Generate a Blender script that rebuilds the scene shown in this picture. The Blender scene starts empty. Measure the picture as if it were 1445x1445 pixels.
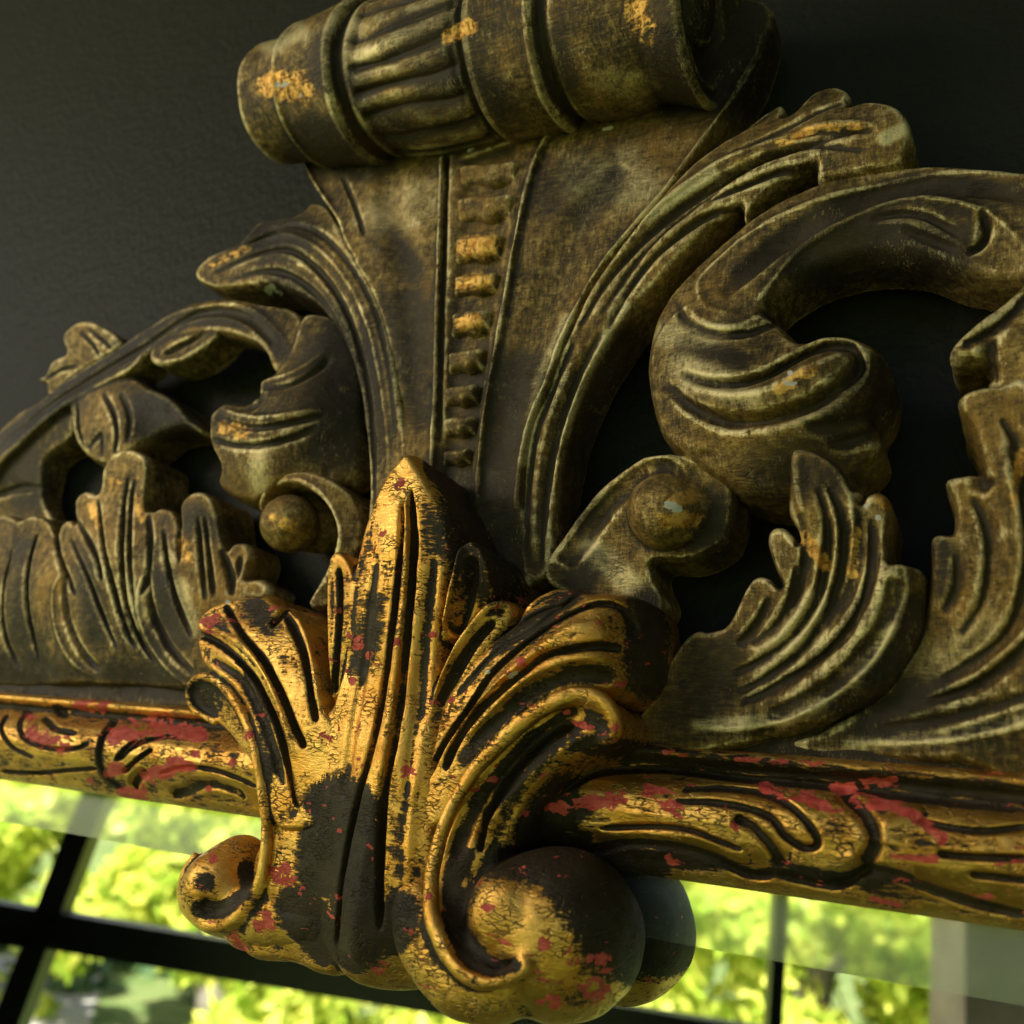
import bpy, math, random, time
import numpy as np
from mathutils import Matrix, Vector
T0 = time.time()
random.seed(4)
RNG = np.random.default_rng(7)
sc = bpy.context.scene
COL = sc.collection

# ------------------------------------------------------------------ camera, world, light, exposure
# frame coordinates, centimetres: U along the rail, V up, W out of the wall (wall at W = 0)
F = 1370.0 / 1445.0
def _n(v): v = np.array(v, float); return v / np.linalg.norm(v)
u_ax = _n((2520, 111, 1370))            # in camera axes (x right, y up, z back)
v_ax = _n((551, 4405, -1370)); v_ax = _n(v_ax - u_ax * v_ax.dot(u_ax))
w_ax = np.cross(u_ax, v_ax)
M3 = np.array([u_ax, v_ax, w_ax])       # camera vector -> (U,V,W)
CAM = -40.0 * (M3 @ np.array([0, 0, -1.0]))
CAM = CAM * (40.0 / 40.0)               # the optical axis meets the wall 40 cm away at U=V=0
HGT = 1.65                              # height of that point above the floor, metres
def toW(p):
    p = np.asarray(p, float)
    return np.stack([p[..., 0] * .01, -p[..., 2] * .01, p[..., 1] * .01 + HGT], -1)
cam_d = bpy.data.cameras.new('camera'); cam = bpy.data.objects.new('camera', cam_d); COL.objects.link(cam)
ax = [M3 @ e for e in np.eye(3)]
R = Matrix([[a[0] for a in ax], [-a[2] for a in ax], [a[1] for a in ax]]).to_4x4()
cam.matrix_world = Matrix.Translation(Vector(toW(CAM))) @ R
cam_d.sensor_width = 36; cam_d.lens = 36 * F; cam_d.clip_start = .01; cam_d.clip_end = 500
cam_d.dof.use_dof = True; cam_d.dof.focus_distance = .335; cam_d.dof.aperture_fstop = 9.5
sc.camera = cam
world = bpy.data.worlds.new('World'); sc.world = world; world.use_nodes = True
wn = world.node_tree.nodes; wl = world.node_tree.links
bg = wn['Background']; sky = wn.new('ShaderNodeTexSky'); sky.sky_type = 'NISHITA'; sky.sun_disc = False
SUN_EL, SUN_AZ = math.radians(48), math.radians(25)
sky.sun_elevation = SUN_EL; sky.sun_rotation = SUN_AZ; sky.air_density = .6; sky.dust_density = 6; sky.ozone_density = .2
wl.new(sky.outputs[0], bg.inputs[0]); bg.inputs[1].default_value = .065
sun_d = bpy.data.lights.new('sun', 'SUN'); sun_d.energy = 5; sun_d.angle = math.radians(.5); sun_d.color = (1, .95, .84)
sun = bpy.data.objects.new('sun', sun_d); COL.objects.link(sun)
sdir = Vector((math.sin(SUN_AZ) * math.cos(SUN_EL), math.cos(SUN_AZ) * math.cos(SUN_EL), math.sin(SUN_EL)))
sun.rotation_euler = sdir.to_track_quat('Z', 'Y').to_euler()
def area(name, uvw, target, sx, sy, power, color):
    l = bpy.data.lights.new(name, 'AREA'); l.shape = 'RECTANGLE'; l.size = sx; l.size_y = sy; l.energy = power; l.color = color
    o = bpy.data.objects.new(name, l); COL.objects.link(o)
    a = Vector(toW(np.array(uvw))); b = Vector(toW(np.array(target)))
    o.location = a; o.rotation_euler = (a - b).to_track_quat('Z', 'Y').to_euler(); return o
area('window_daylight', (-128, 40, 112), (0, 0, 3), .75, .7, 5.0, (1, .86, .66))
sc.view_settings.view_transform = 'Standard'; sc.view_settings.look = 'None'; sc.view_settings.exposure = 1.5; sc.view_settings.gamma = 1

# ------------------------------------------------------------------ pixels of the photograph <-> the frame's own coordinates
def unproj(px, py, w):
    px = np.asarray(px, float); py = np.asarray(py, float)
    d = np.stack([(px - 722.5), -(py - 722.5), -1370.0 * np.ones_like(px)], -1) @ M3.T
    t = (w - CAM[2]) / d[..., 2]
    return CAM + d * t[..., None]
def proj(P):
    q = (np.asarray(P) - CAM) @ M3
    return 722.5 + 1370 * q[..., 0] / -q[..., 2], 722.5 - 1370 * q[..., 1] / -q[..., 2]
PXCM = .027
def Z(T, pts):
    ox, oy, s = T
    return [(ox + p[0] / s, oy + p[1] / s) + tuple(p[2:]) for p in pts]
Z1 = (250, 600, 1.71); Z2 = (300, 0, 1.806); Z3 = (900, 100, 2.409); Z4 = (900, 600, 2.651); Z5 = (0, 400, 2.408)
Z6 = (750, 1000, 2.079); Z7 = (0, 950, 2.89)
KA = (240, 800, 4.014); KB = (580, 780, 4.014); KC = (580, 1085, 4.014); KD = (240, 1085, 4.014); KE = (800, 0, 4.014); KF = (340, 0, 4.014); KG = (1085, 400, 4.014)

# ------------------------------------------------------------------ carving engine: distance fields in a voxel grid, then a quad skin
def catmull(pts, closed=False, n=6):
    P = np.array(pts, float); m = len(P)
    if m < 3: 
        t = np.linspace(0, 1, n + 1)[:, None]; return P[0] * (1 - t) + P[-1] * t
    out = []
    rng = range(m) if closed else range(m - 1)
    for i in rng:
        if closed: a, b, c, d = P[i - 1], P[i], P[(i + 1) % m], P[(i + 2) % m]
        else: a, b, c, d = P[max(i - 1, 0)], P[i], P[i + 1], P[min(i + 2, m - 1)]
        for t in np.arange(n) / n:
            out.append(.5 * (2 * b + (c - a) * t + (2 * a - 5 * b + 4 * c - d) * t * t + (3 * b - 3 * c + d - a) * t ** 3))
    if not closed: out.append(P[-1])
    return np.array(out)
def smin(a, b, k):
    if k <= 0: return np.minimum(a, b)
    h = np.clip(.5 + .5 * (b - a) / k, 0, 1); return b * (1 - h) + a * h - k * h * (1 - h)
def smax(a, b, k): return -smin(-a, -b, k)
class TPS:
    def __init__(s, uv, w):
        s.uv = uv; n = len(uv)
        def U(r2): return r2 * np.log(r2 + 1e-9)
        s.U = U
        K = U(((uv[:, None] - uv[None]) ** 2).sum(-1)) + np.eye(n) * .3
        Pm = np.c_[np.ones(n), uv]
        A = np.zeros((n + 3, n + 3)); A[:n, :n] = K; A[:n, n:] = Pm; A[n:, :n] = Pm.T
        A[n:, n:] -= np.eye(3) * 1e-6
        s.c = np.linalg.solve(A, np.r_[w, 0, 0, 0]); s.lo = w.min() - .8; s.hi = w.max() + .6
    def __call__(s, X, Y):
        r = s.c[-3] + s.c[-2] * X + s.c[-1] * Y
        for (a, b), k in zip(s.uv, s.c[:-3]): r = r + k * s.U((X - a) ** 2 + (Y - b) ** 2)
        return np.clip(r, s.lo, s.hi)
def surf_pt(h, px, py, w0=4.):
    w = np.full(np.shape(px), w0, float)
    for _ in range(12):
        p = unproj(px, py, w); w = .5 * w + .5 * h(p[..., 0], p[..., 1])
    return unproj(px, py, w)
def poly_d(X, Y, P, closed, side=False):
    """distance to polyline, parameter along it, inside mask"""
    best = np.full(X.shape, 1e9); sd = np.zeros(X.shape); tt = np.zeros(X.shape); ins = np.zeros(X.shape, bool)
    n = len(P); m = n if closed else n - 1
    for i in range(m):
        a = P[i]; b = P[(i + 1) % n]; e = b - a; L = e @ e + 1e-12
        wx = X - a[0]; wy = Y - a[1]
        t = np.clip((wx * e[0] + wy * e[1]) / L, 0, 1)
        d = (wx - t * e[0]) ** 2 + (wy - t * e[1]) ** 2
        k = d < best; best = np.where(k, d, best)
        if side: sd = np.where(k, np.sign(e[0] * wy - e[1] * wx), sd)
        if not closed: tt = np.where(k, (i + t) / m, tt)
        else:
            c = (a[1] > Y) != (b[1] > Y)
            if abs(e[1]) > 1e-9: ins ^= c & (X < e[0] * (Y - a[1]) / e[1] + a[0])
    return np.sqrt(best), tt, (sd if side else ins)
def paint2d(X, Y, strokes, h, H, asym=0):
    """carve strokes (kind, half width px, depth/height cm, points px) into the height map H"""
    for s in strokes:
        kind, wid, amp, pts = s[:4]; taper = s[4] if len(s) > 4 else .16
        if asym: taper = max(taper, .3)
        q = catmull([p[:2] for p in pts], n=5)
        if kind == 'g' and np.max(wid) <= 6: PAINT['groove'].append((np.max(wid) * 1.0, 1.0, [tuple(a_) for a_ in q[1:-1, :2]]))
        P = surf_pt(h, q[:, 0], q[:, 1])[:, :2]
        w0, w1 = (wid if isinstance(wid, tuple) else (wid, wid)); w0 *= PXCM; w1 *= PXCM; wm = 2.4 * max(w0, w1) * (max(1, abs(asym)) if kind == 'g' else 1)
        u0, v0 = P.min(0) - wm; u1, v1 = P.max(0) + wm
        xs = X[:, 0]; ys = Y[0]
        i0, i1 = np.searchsorted(xs, [u0, u1]); j0, j1 = np.searchsorted(ys, [v0, v1])
        if i1 <= i0 or j1 <= j0: continue
        sl = (slice(i0, i1), slice(j0, j1))
        d, t, sd = poly_d(X[sl], Y[sl], P, False, True)
        ww = w0 + (w1 - w0) * t
        tp = np.clip(np.minimum(t, 1 - t) / max(taper, 1e-3), 0, 1) ** .6 if taper > 0 else 1
        ww = ww * (.45 + .55 * tp)
        if asym and kind == 'g': ww = np.where(sd * np.sign(asym) > 0, ww * abs(asym), ww * .85)
        x = d / ww
        if asym and kind == 'r': amp = amp * .62
        if kind == 'g': f = -amp * np.exp(-x ** 2 * (.55 + .75 * x * x))
        elif kind == 'r': f = amp * .85 * np.exp(-np.abs(x * 1.15) ** 1.6)
        elif kind == 'o': f = amp * np.sqrt(np.clip(1 - x * x, 0, 1))
        elif kind == 'f': f = -amp / (1 + np.exp((x - 1) * 9))      # flat floor
        H[sl] += f * tp
    return H
class Carving:
    def __init__(s, pxbox, wr, vox, wpad=0):
        PAINT['groove'].clear()
        (x0, y0, x1, y1) = pxbox
        c = np.array([unproj(x, y, w) for x in (x0, x1) for y in (y0, y1) for w in wr])
        s.v = vox
        s.o = np.array([c[:, 0].min(), c[:, 1].min(), wr[0] - 2 * vox]); hi = np.array([c[:, 0].max(), c[:, 1].max(), wr[1] + 2 * vox])
        s.n = np.ceil((hi - s.o) / vox).astype(int) + 1
        s.x = [s.o[k] + vox * np.arange(s.n[k]) for k in range(3)]
        s.D = np.full(s.n, 3.0, np.float32); s.h = None
    def _sl(s, lo, hi):
        r = []
        for k in range(3):
            a, b = np.searchsorted(s.x[k], [lo[k], hi[k]]); r.append(slice(max(a, 0), min(b, s.n[k])))
        return tuple(r)
    def _merge(s, sl, d, k, sub):
        if sub: s.D[sl] = smax(s.D[sl], -d, k)
        else: s.D[sl] = smin(s.D[sl], d, k)
    def plate(s, out, ctrl, base=1.0, k=.3, ku=.12, strokes=(), edge=(10, .15), sub=False, closed_n=4, thick=None, asym=0):
        c = np.array([(x, y, w) for x, y, w in ctrl], float)
        uv = unproj(c[:, 0], c[:, 1], c[:, 2])[:, :2]; h = TPS(uv, c[:, 2]); s.h = h
        q = catmull([p[:2] for p in out], True, closed_n)
        P = surf_pt(h, q[:, 0], q[:, 1], c[:, 2].mean())[:, :2]
        lo = np.r_[P.min(0) - .35, s.x[2][0]]; hi = np.r_[P.max(0) + .35, s.x[2][-1] + 1]
        sl = s._sl(lo, hi); X, Y = np.meshgrid(s.x[0][sl[0]], s.x[1][sl[1]], indexing='ij')
        if X.size == 0: return
        d, _, ins = poly_d(X, Y, P, True); d = np.where(ins, -d, d)
        H = h(X, Y)
        ew = edge[0] * PXCM
        H = H - edge[1] * (1 - np.clip(-d / ew, 0, 1)) ** 2
        H = paint2d(X, Y, strokes, h, H, asym)
        gx, gy = np.gradient(H, s.v) if min(H.shape) > 1 else (0, 0)
        sf = 1 / np.sqrt(1 + np.minimum(gx ** 2 + gy ** 2, 6))
        W = s.x[2][sl[2]][None, None]
        a = (W - H[:, :, None]) * sf[:, :, None]
        b = (H - thick)[:, :, None] - W if thick is not None else base - W
        dd = smax(np.broadcast_to(d[:, :, None], a.shape), a, k)
        dd = smax(dd, b, min(k, .15))
        s._merge(sl, dd.astype(np.float32), ku, sub)
    def chain(s, pts, k=.12, sub=False, flat=1.0, n=5, curve=True):
        """swept ball along points (px, py, w, r)"""
        P = []
        for x, y, w, r in pts: P.append(np.r_[unproj(x, y, w), r])
        P = np.array(P)
        if curve and len(P) > 2: P = catmull(P, n=n)
        rm = P[:, 3].max() + .5
        lo = P[:, :3].min(0) - rm; hi = P[:, :3].max(0) + rm
        S = s._sl(lo, hi)
        if any(q.stop <= q.start for q in S): return
        tmp = np.full([q.stop - q.start for q in S], 3.0, np.float32)
        for i in range(max(1, len(P) - 1)):
            a = P[i]; b = P[min(i + 1, len(P) - 1)]; rr = max(a[3], b[3]) + .45
            sl = s._sl(np.minimum(a[:3], b[:3]) - rr, np.maximum(a[:3], b[:3]) + rr)
            if any(q.stop <= q.start for q in sl): continue
            gx = s.x[0][sl[0]][:, None, None]; gy = s.x[1][sl[1]][None, :, None]; gz = s.x[2][sl[2]][None, None, :]
            e = b[:3] - a[:3]; L = e @ e + 1e-9
            t = np.clip(((gx - a[0]) * e[0] + (gy - a[1]) * e[1] + (gz - a[2]) * e[2]) / L, 0, 1)
            d = np.sqrt((gx - a[0] - t * e[0]) ** 2 + (gy - a[1] - t * e[1]) ** 2 + ((gz - a[2] - t * e[2]) / flat) ** 2) - (a[3] + (b[3] - a[3]) * t)
            ts = tuple(slice(q.start - r.start, q.stop - r.start) for q, r in zip(sl, S))
            tmp[ts] = np.minimum(tmp[ts], d.astype(np.float32))
        s._merge(S, tmp, k, sub)
    def skin(s, blur=1):
        D = s.D; D[0] = D[-1] = 1; D[:, 0] = D[:, -1] = 1; D[:, :, 0] = D[:, :, -1] = 1
        for _ in range(blur):
            for a in range(3):
                E = D.copy(); sl0 = [slice(None)] * 3; sl1 = list(sl0); sl2 = list(sl0)
                sl0[a] = slice(1, -1); sl1[a] = slice(0, -2); sl2[a] = slice(2, None)
                E[tuple(sl0)] = .5 * D[tuple(sl0)] + .25 * (D[tuple(sl1)] + D[tuple(sl2)]); D = E
        S = D < 0; n = S.shape
        cs = np.zeros((n[0] - 1, n[1] - 1, n[2] - 1), np.uint8)
        for i in (0, 1):
            for j in (0, 1):
                for k in (0, 1): cs += S[i:n[0] - 1 + i, j:n[1] - 1 + j, k:n[2] - 1 + k]
        act = (cs > 0) & (cs < 8)
        I = np.argwhere(act)
        idx = np.full(act.shape, -1, np.int32); idx[act] = np.arange(len(I))
        acc = np.zeros((len(I), 3)); cnt = np.zeros(len(I))
        corners = [(i, j, k) for i in (0, 1) for j in (0, 1) for k in (0, 1)]
        val = {c: D[I[:, 0] + c[0], I[:, 1] + c[1], I[:, 2] + c[2]] for c in corners}
        for c in corners:
            for a in range(3):
                if c[a] == 0:
                    e = list(c); e[a] = 1; e = tuple(e); v0, v1 = val[c], val[e]
                    m = (v0 < 0) != (v1 < 0); t = np.where(m, v0 / np.where(m, v0 - v1, 1), 0)
                    p = np.array(c, float)[None].repeat(len(I), 0); p[:, a] += t
                    acc[m] += p[m]; cnt[m] += 1
        V = (I + acc / cnt[:, None]) * s.v + s.o
        quads = []
        for a in range(3):
            b, c = (a + 1) % 3, (a + 2) % 3
            s0 = [slice(1, -1)] * 3; s0[a] = slice(0, -1); s1 = [slice(1, -1)] * 3; s1[a] = slice(1, None)
            A = S[tuple(s0)]; B = S[tuple(s1)]; E = np.argwhere(A != B)
            if not len(E): continue
            off = np.ones(3, int); off[a] = 0; E = E + off
            fl = S[E[:, 0], E[:, 1], E[:, 2]]
            def cell(db, dc):
                q = E.copy(); q[:, b] -= db; q[:, c] -= dc; return idx[q[:, 0], q[:, 1], q[:, 2]]
            q = np.stack([cell(1, 1), cell(0, 1), cell(0, 0), cell(1, 0)], 1)
            q[~fl] = q[~fl][:, ::-1]; quads.append(q)
        Q = np.concatenate(quads); return V, Q[(Q >= 0).all(1)]
def mesh_from(name, Vw, Q, mat, parent=None, attrs=None, smooth=True):
    me = bpy.data.meshes.new(name); n = len(Q); k = Q.shape[1]
    me.vertices.add(len(Vw)); me.vertices.foreach_set('co', np.ascontiguousarray(Vw, np.float32).ravel())
    me.loops.add(n * k); me.loops.foreach_set('vertex_index', Q.astype(np.int32).ravel())
    me.polygons.add(n); me.polygons.foreach_set('loop_start', np.arange(0, n * k, k, dtype=np.int32))
    me.update(calc_edges=True); me.validate()
    me.polygons.foreach_set('use_smooth', np.full(len(me.polygons), smooth))
    for a, v in (attrs or {}).items():
        at = me.attributes.new(a, 'FLOAT', 'POINT'); at.data.foreach_set('value', v.astype(np.float32))
    if mat: me.materials.append(mat)
    o = bpy.data.objects.new(name, me); COL.objects.link(o)
    if parent: o.parent = parent
    return o
def cavity(V, Q, it=10):
    """signed hollow (-) / ridge (+) measure in cm, used for where the wash was left and the gilding rubbed"""
    e = np.concatenate([Q[:, [0, 1]], Q[:, [1, 2]], Q[:, [2, 3]], Q[:, [3, 0]]]); n = len(V)
    ii = np.r_[e[:, 0], e[:, 1]]; jj = np.r_[e[:, 1], e[:, 0]]
    deg = np.maximum(np.bincount(ii, minlength=n), 1)
    P = V.copy(); 
    p = V
    a = p[Q[:, 2]] - p[Q[:, 0]]; b = p[Q[:, 3]] - p[Q[:, 1]]; fn = np.cross(a, b)
    N = np.stack([sum(np.bincount(Q[:, c], fn[:, k], n) for c in range(4)) for k in range(3)], 1)
    N /= np.linalg.norm(N, axis=1, keepdims=True) + 1e-9
    for _ in range(it):
        P = .3 * P + .7 * np.stack([np.bincount(ii, P[jj, k], n) / deg for k in range(3)], 1)
    return ((V - P) * N).sum(1)
PAINT = {'gold': [], 'red': [], 'black': [], 'pale': [], 'chip': [], 'groove': []}    # wear, dark wash and painted shade, listed below: (radius px, strength, points px)
def paint_attr(V):
    px, py = proj(V); out = {}
    for key, lst in PAINT.items():
        v = np.zeros(len(V))
        for r, st, pts in lst:
            P = np.array(pts, float); lo = P.min(0) - r * 2; hi = P.max(0) + r * 2
            m = (px > lo[0]) & (px < hi[0]) & (py > lo[1]) & (py < hi[1])
            if not m.any(): continue
            if len(P) == 1: d = np.hypot(px[m] - P[0, 0], py[m] - P[0, 1])
            else: d, _, _ = poly_d(px[m], py[m], P, False)
            v[m] = np.maximum(v[m], st * np.clip(1.5 - d / r, 0, 1))
        out[key] = v
    return out
NTRI = 0
def finish(cv, name, mat, parent, blur=1, it=9):
    global NTRI
    V, Q = cv.skin(blur)
    fn = np.cross(V[Q[:, 2]] - V[Q[:, 0]], V[Q[:, 3]] - V[Q[:, 1]]); N = np.stack([sum(np.bincount(Q[:, c_], fn[:, k_], len(V)) for c_ in range(4)) for k_ in range(3)], 1)
    N /= np.linalg.norm(N, axis=1, keepdims=True) + 1e-9
    lump = np.zeros(len(V))
    for f_, a_ in ((1.6, .016), (3.8, .006), (8.5, .003)):
        for q_ in range(3):
            kv = RNG.normal(0, 1, 3); kv *= f_ / np.linalg.norm(kv); lump += a_ * np.sin(V @ kv + 1.5 * np.sin(V @ kv[[1, 2, 0]] * .7 + q_) + RNG.uniform(0, 6))
    V = V + N * lump[:, None]
    ca = cavity(V, Q, max(3, int(it * (.065 / cv.v) ** 2))); at = paint_attr(V); at['cav'] = ca
    o = mesh_from(name, toW(V), Q, mat, parent, at); NTRI += 2 * len(Q)
    return o

# ------------------------------------------------------------------ materials
def newmat(name):
    m = bpy.data.materials.new(name); m.use_nodes = True; nt = m.node_tree; return m, nt, nt.nodes, nt.links
class NB:
    def __init__(s, nt): s.nt = nt; s.n = nt.nodes; s.l = nt.links
    def new(s, t, **k):
        o = s.n.new(t)
        for a, b in k.items(): setattr(o, a, b)
        return o
    def inp(s, sock, v):
        if hasattr(v, 'is_output') or isinstance(v, bpy.types.NodeSocket): s.l.new(v, sock)
        else: sock.default_value = v
    def math(s, op, a, b=0., c=0., clamp=False):
        o = s.new('ShaderNodeMath', operation=op, use_clamp=clamp)
        s.inp(o.inputs[0], a); s.inp(o.inputs[1], b); s.inp(o.inputs[2], c); return o.outputs[0]
    def ramp(s, x, a, b):
        o = s.new('ShaderNodeMapRange', interpolation_type='SMOOTHSTEP'); s.inp(o.inputs[0], x); o.inputs[1].default_value = a; o.inputs[2].default_value = b; return o.outputs[0]
    def noise(s, vec, scale, detail=6, rough=.6, dist=0.):
        o = s.new('ShaderNodeTexNoise'); s.l.new(vec, o.inputs['Vector']); o.inputs['Scale'].default_value = scale
        o.inputs['Detail'].default_value = detail; o.inputs['Roughness'].default_value = rough; o.inputs['Distortion'].default_value = dist; return o.outputs[0]
    def attr(s, name): o = s.new('ShaderNodeAttribute', attribute_name=name); return o.outputs['Fac']
    def mapv(s, vec, sc, rot=(0, 0, 0)):
        o = s.new('ShaderNodeMapping'); s.l.new(vec, o.inputs[0]); o.inputs['Scale'].default_value = sc; o.inputs['Rotation'].default_value = rot; return o.outputs[0]
    def mix(s, f, a, b):
        o = s.new('ShaderNodeMix', data_type='RGBA'); s.inp(o.inputs[0], f)
        for sock, v in ((o.inputs[6], a), (o.inputs[7], b)):
            if isinstance(v, tuple): sock.default_value = v + (1,)
            else: s.l.new(v, sock)
        return o.outputs[2]
    def mixf(s, f, a, b):
        o = s.new('ShaderNodeMix', data_type='FLOAT'); s.inp(o.inputs[0], f); s.inp(o.inputs[2], a); s.inp(o.inputs[3], b); return o.outputs[0]
def gilt_material(name, bright, crack_axis='z'):
    """gilded wood: gold leaf over red bole under a dark umber wash, cracked and rubbed.
    bright=1 the burnished front carving, bright=0 the duller olive crest"""
    m, nt, n, l = newmat(name); B = NB(nt); p = n['Principled BSDF']
    geo = B.new('ShaderNodeNewGeometry'); pos = geo.outputs['Position']
    cav = B.attr('cav'); gold = B.attr('gold'); red = B.attr('red'); blk = B.attr('black'); pale = B.attr('pale'); groove = B.attr('groove'); chip = B.attr('chip')
    M = lambda a, k: B.math('MULTIPLY', a, k)
    def add(*t):
        r = t[0]
        for q in t[1:]: r = B.math('ADD', r, q)
        return r
    s1, s2 = ((.3, 1, 2.2), (1.9, 1, .35)) if crack_axis == 'z' else ((.3, 1, 1.7), (.35, 1, 2.2))
    v1 = B.mapv(pos, s1); v2 = B.mapv(pos, s2, (.1, .3, 0))
    nA = B.noise(v1, 520, 5, .7, .5); nB = B.noise(v2, 420, 6, .72, .2); nC = B.noise(pos, 60, 6, .65, .5); nD = B.noise(pos, 1100, 3, .6); nE = B.noise(pos, 24, 4, .6); nF = B.noise(pos, 260, 6, .75, .3)
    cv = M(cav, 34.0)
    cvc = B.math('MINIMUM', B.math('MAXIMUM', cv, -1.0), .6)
    blk2 = M(blk, add(.3, M(B.ramp(add(nB, M(nC, .7), M(nF, .5)), .95, 1.25), 1.25)))  # black attribute carries dark wash and painted shade, broken up by noise
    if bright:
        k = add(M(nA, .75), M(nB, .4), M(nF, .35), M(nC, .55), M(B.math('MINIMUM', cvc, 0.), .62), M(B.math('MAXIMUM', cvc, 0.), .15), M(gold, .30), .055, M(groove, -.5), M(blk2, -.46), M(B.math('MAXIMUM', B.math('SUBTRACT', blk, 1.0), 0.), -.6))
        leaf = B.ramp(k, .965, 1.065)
    else:
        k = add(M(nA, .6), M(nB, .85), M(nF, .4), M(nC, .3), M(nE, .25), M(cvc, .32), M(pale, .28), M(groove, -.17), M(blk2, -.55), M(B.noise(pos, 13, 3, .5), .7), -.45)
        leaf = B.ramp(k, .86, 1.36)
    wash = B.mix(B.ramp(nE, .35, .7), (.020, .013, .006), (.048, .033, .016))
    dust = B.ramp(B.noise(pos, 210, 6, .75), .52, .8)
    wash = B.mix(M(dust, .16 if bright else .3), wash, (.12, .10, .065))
    if bright:
        lc = B.mix(B.ramp(nC, .35, .65), (.72, .35, .06), (.88, .53, .13))
        lc = B.mix(M(B.ramp(nE, .5, .75), .6), lc, (.45, .19, .045))
        lc = B.mix(B.ramp(nF, .62, .75), lc, (1., .74, .28))
    else:
        lc = B.mix(B.ramp(nF, .35, .68), (.20, .118, .030), (.50, .345, .118))
        lc = B.mix(B.ramp(add(cvc, M(nF, 1.2), M(nB, .8)), 1.38, 1.72), lc, (.86, .72, .38))
        lc = B.mix(M(B.ramp(nE, .46, .66), .7), lc, (.30, .165, .035))
        lc = B.mix(M(B.ramp(pale, .1, .8), .75), lc, (.70, .60, .32))
        gk = add(gold, M(B.math('SUBTRACT', nC, .5), 1.3), M(B.math('SUBTRACT', nF, .5), 1.3), M(B.math('SUBTRACT', nA, .5), 1.2))
        g = M(B.ramp(gk, .52, .84), .92)
        gc = B.mix(B.ramp(nF, .4, .62), (.50, .24, .045), (.92, .56, .15))
        lc = B.mix(g, lc, gc)
        leaf = B.math('MAXIMUM', leaf, M(g, B.ramp(nB, .36, .44)))
    vs = B.mapv(pos, (2.2, 1, .6), (.2, .6, 0)); nS = B.noise(vs, 620, 8, .82, .3); nT = B.noise(B.mapv(pos, (.7, 1, 1.6), (0, .5, 0)), 760, 8, .8, .4)
    # red bole showing where the leaf flaked off: angular chips
    cell = B.new('ShaderNodeTexVoronoi', feature='F1'); wv = B.new('ShaderNodeVectorMath', operation='ADD'); 
    nz = B.new('ShaderNodeTexNoise'); nz.inputs['Scale'].default_value = 240; nz.inputs['Detail'].default_value = 4; B.l.new(pos, nz.inputs['Vector'])
    sc_ = B.new('ShaderNodeVectorMath', operation='SCALE'); sc_.inputs['Scale'].default_value = .004; B.l.new(nz.outputs['Color'], sc_.inputs[0])
    B.l.new(pos, wv.inputs[0]); B.l.new(sc_.outputs[0], wv.inputs[1])
    B.l.new(B.mapv(wv.outputs[0], (.6, .8, 1.4)), cell.inputs['Vector']); cell.inputs['Scale'].default_value = 330
    sepc = B.new('ShaderNodeSeparateColor'); B.l.new(cell.outputs['Color'], sepc.inputs[0])
    nR = B.noise(B.mapv(pos, (.8, 1, 1.5)), 95, 4, .6, .9)
    rk = add(nR, M(red, .31), M(B.math('SUBTRACT', sepc.outputs[0], .5), .42))
    rm = B.ramp(rk, .79, .80) if bright else B.ramp(rk, .98, .99)
    rc = B.mix(B.ramp(nF, .35, .7), (.52, .060, .045), (.74, .15, .11))
    rc = B.mix(B.ramp(nC, .5, .75), rc, (.30, .035, .026))
    vo = B.new('ShaderNodeTexVoronoi', feature='DISTANCE_TO_EDGE'); B.l.new(B.mapv(wv.outputs[0], (.4, .6, 1.6)), vo.inputs['Vector']); vo.inputs['Scale'].default_value = 520
    crk = B.math('SUBTRACT', 1.0, B.ramp(vo.outputs['Distance'], .01, .10))
    crk = B.math('MULTIPLY', crk, B.ramp(B.noise(pos, 90, 4, .6), .46 if bright else .54, .60 if bright else .68))
    if not bright:
        rub = M(B.ramp(add(nS, M(nC, .5), M(cvc, .12), M(pale, .12)), .84, .90), .62); lc2 = B.mix(rub, lc, (.80, .68, .38))
        scr = M(B.ramp(add(nT, M(nC, -.4)), .36, .42), .7); lc2 = B.mix(scr, lc2, (.05, .035, .016)); lc = B.mix(g, lc2, lc)
        leaf = B.math('MAXIMUM', leaf, M(rub, .6))
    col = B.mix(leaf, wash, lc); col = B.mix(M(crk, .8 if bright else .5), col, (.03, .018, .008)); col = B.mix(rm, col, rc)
    ch = B.ramp(add(chip, M(B.math('SUBTRACT', sepc.outputs[1], .5), .9), M(B.math('SUBTRACT', nF, .5), 1.2)), .66, .70)
    col = B.mix(ch, col, (.62, .60, .54))
    B.l.new(col, p.inputs['Base Color'])
    leaf_m = M(leaf, B.math('SUBTRACT', 1.0, ch)); met = M(M(leaf_m, B.math('SUBTRACT', 1.0, rm)), B.math('SUBTRACT', 1.0, crk))
    met = M(met, .95) if bright else M(met, B.mixf(g, .68, .95))
    B.l.new(met, p.inputs['Metallic'])
    rough = B.mixf(met, .55, .34 if bright else .42)
    rough = add(rough, M(B.math('SUBTRACT', nF, .5), .45)); B.l.new(rough, p.inputs['Roughness'])
    p.inputs['Specular IOR Level'].default_value = .3
    hgt = add(M(leaf, .45), M(nA, .8), M(nD, .3), M(nC, 1.8), M(nF, .9), M(nT, 0. if bright else .9), M(rm, -1.6), M(crk, -1.1))
    bu = B.new('ShaderNodeBump'); bu.inputs['Strength'].default_value = .9; bu.inputs['Distance'].default_value = .00038 if bright else .00030
    B.l.new(hgt, bu.inputs['Height']); B.l.new(bu.outputs[0], p.inputs['Normal'])
    return m
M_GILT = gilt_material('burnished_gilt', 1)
M_RAIL = gilt_material('rail_gilt', 1, 'x')
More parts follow.
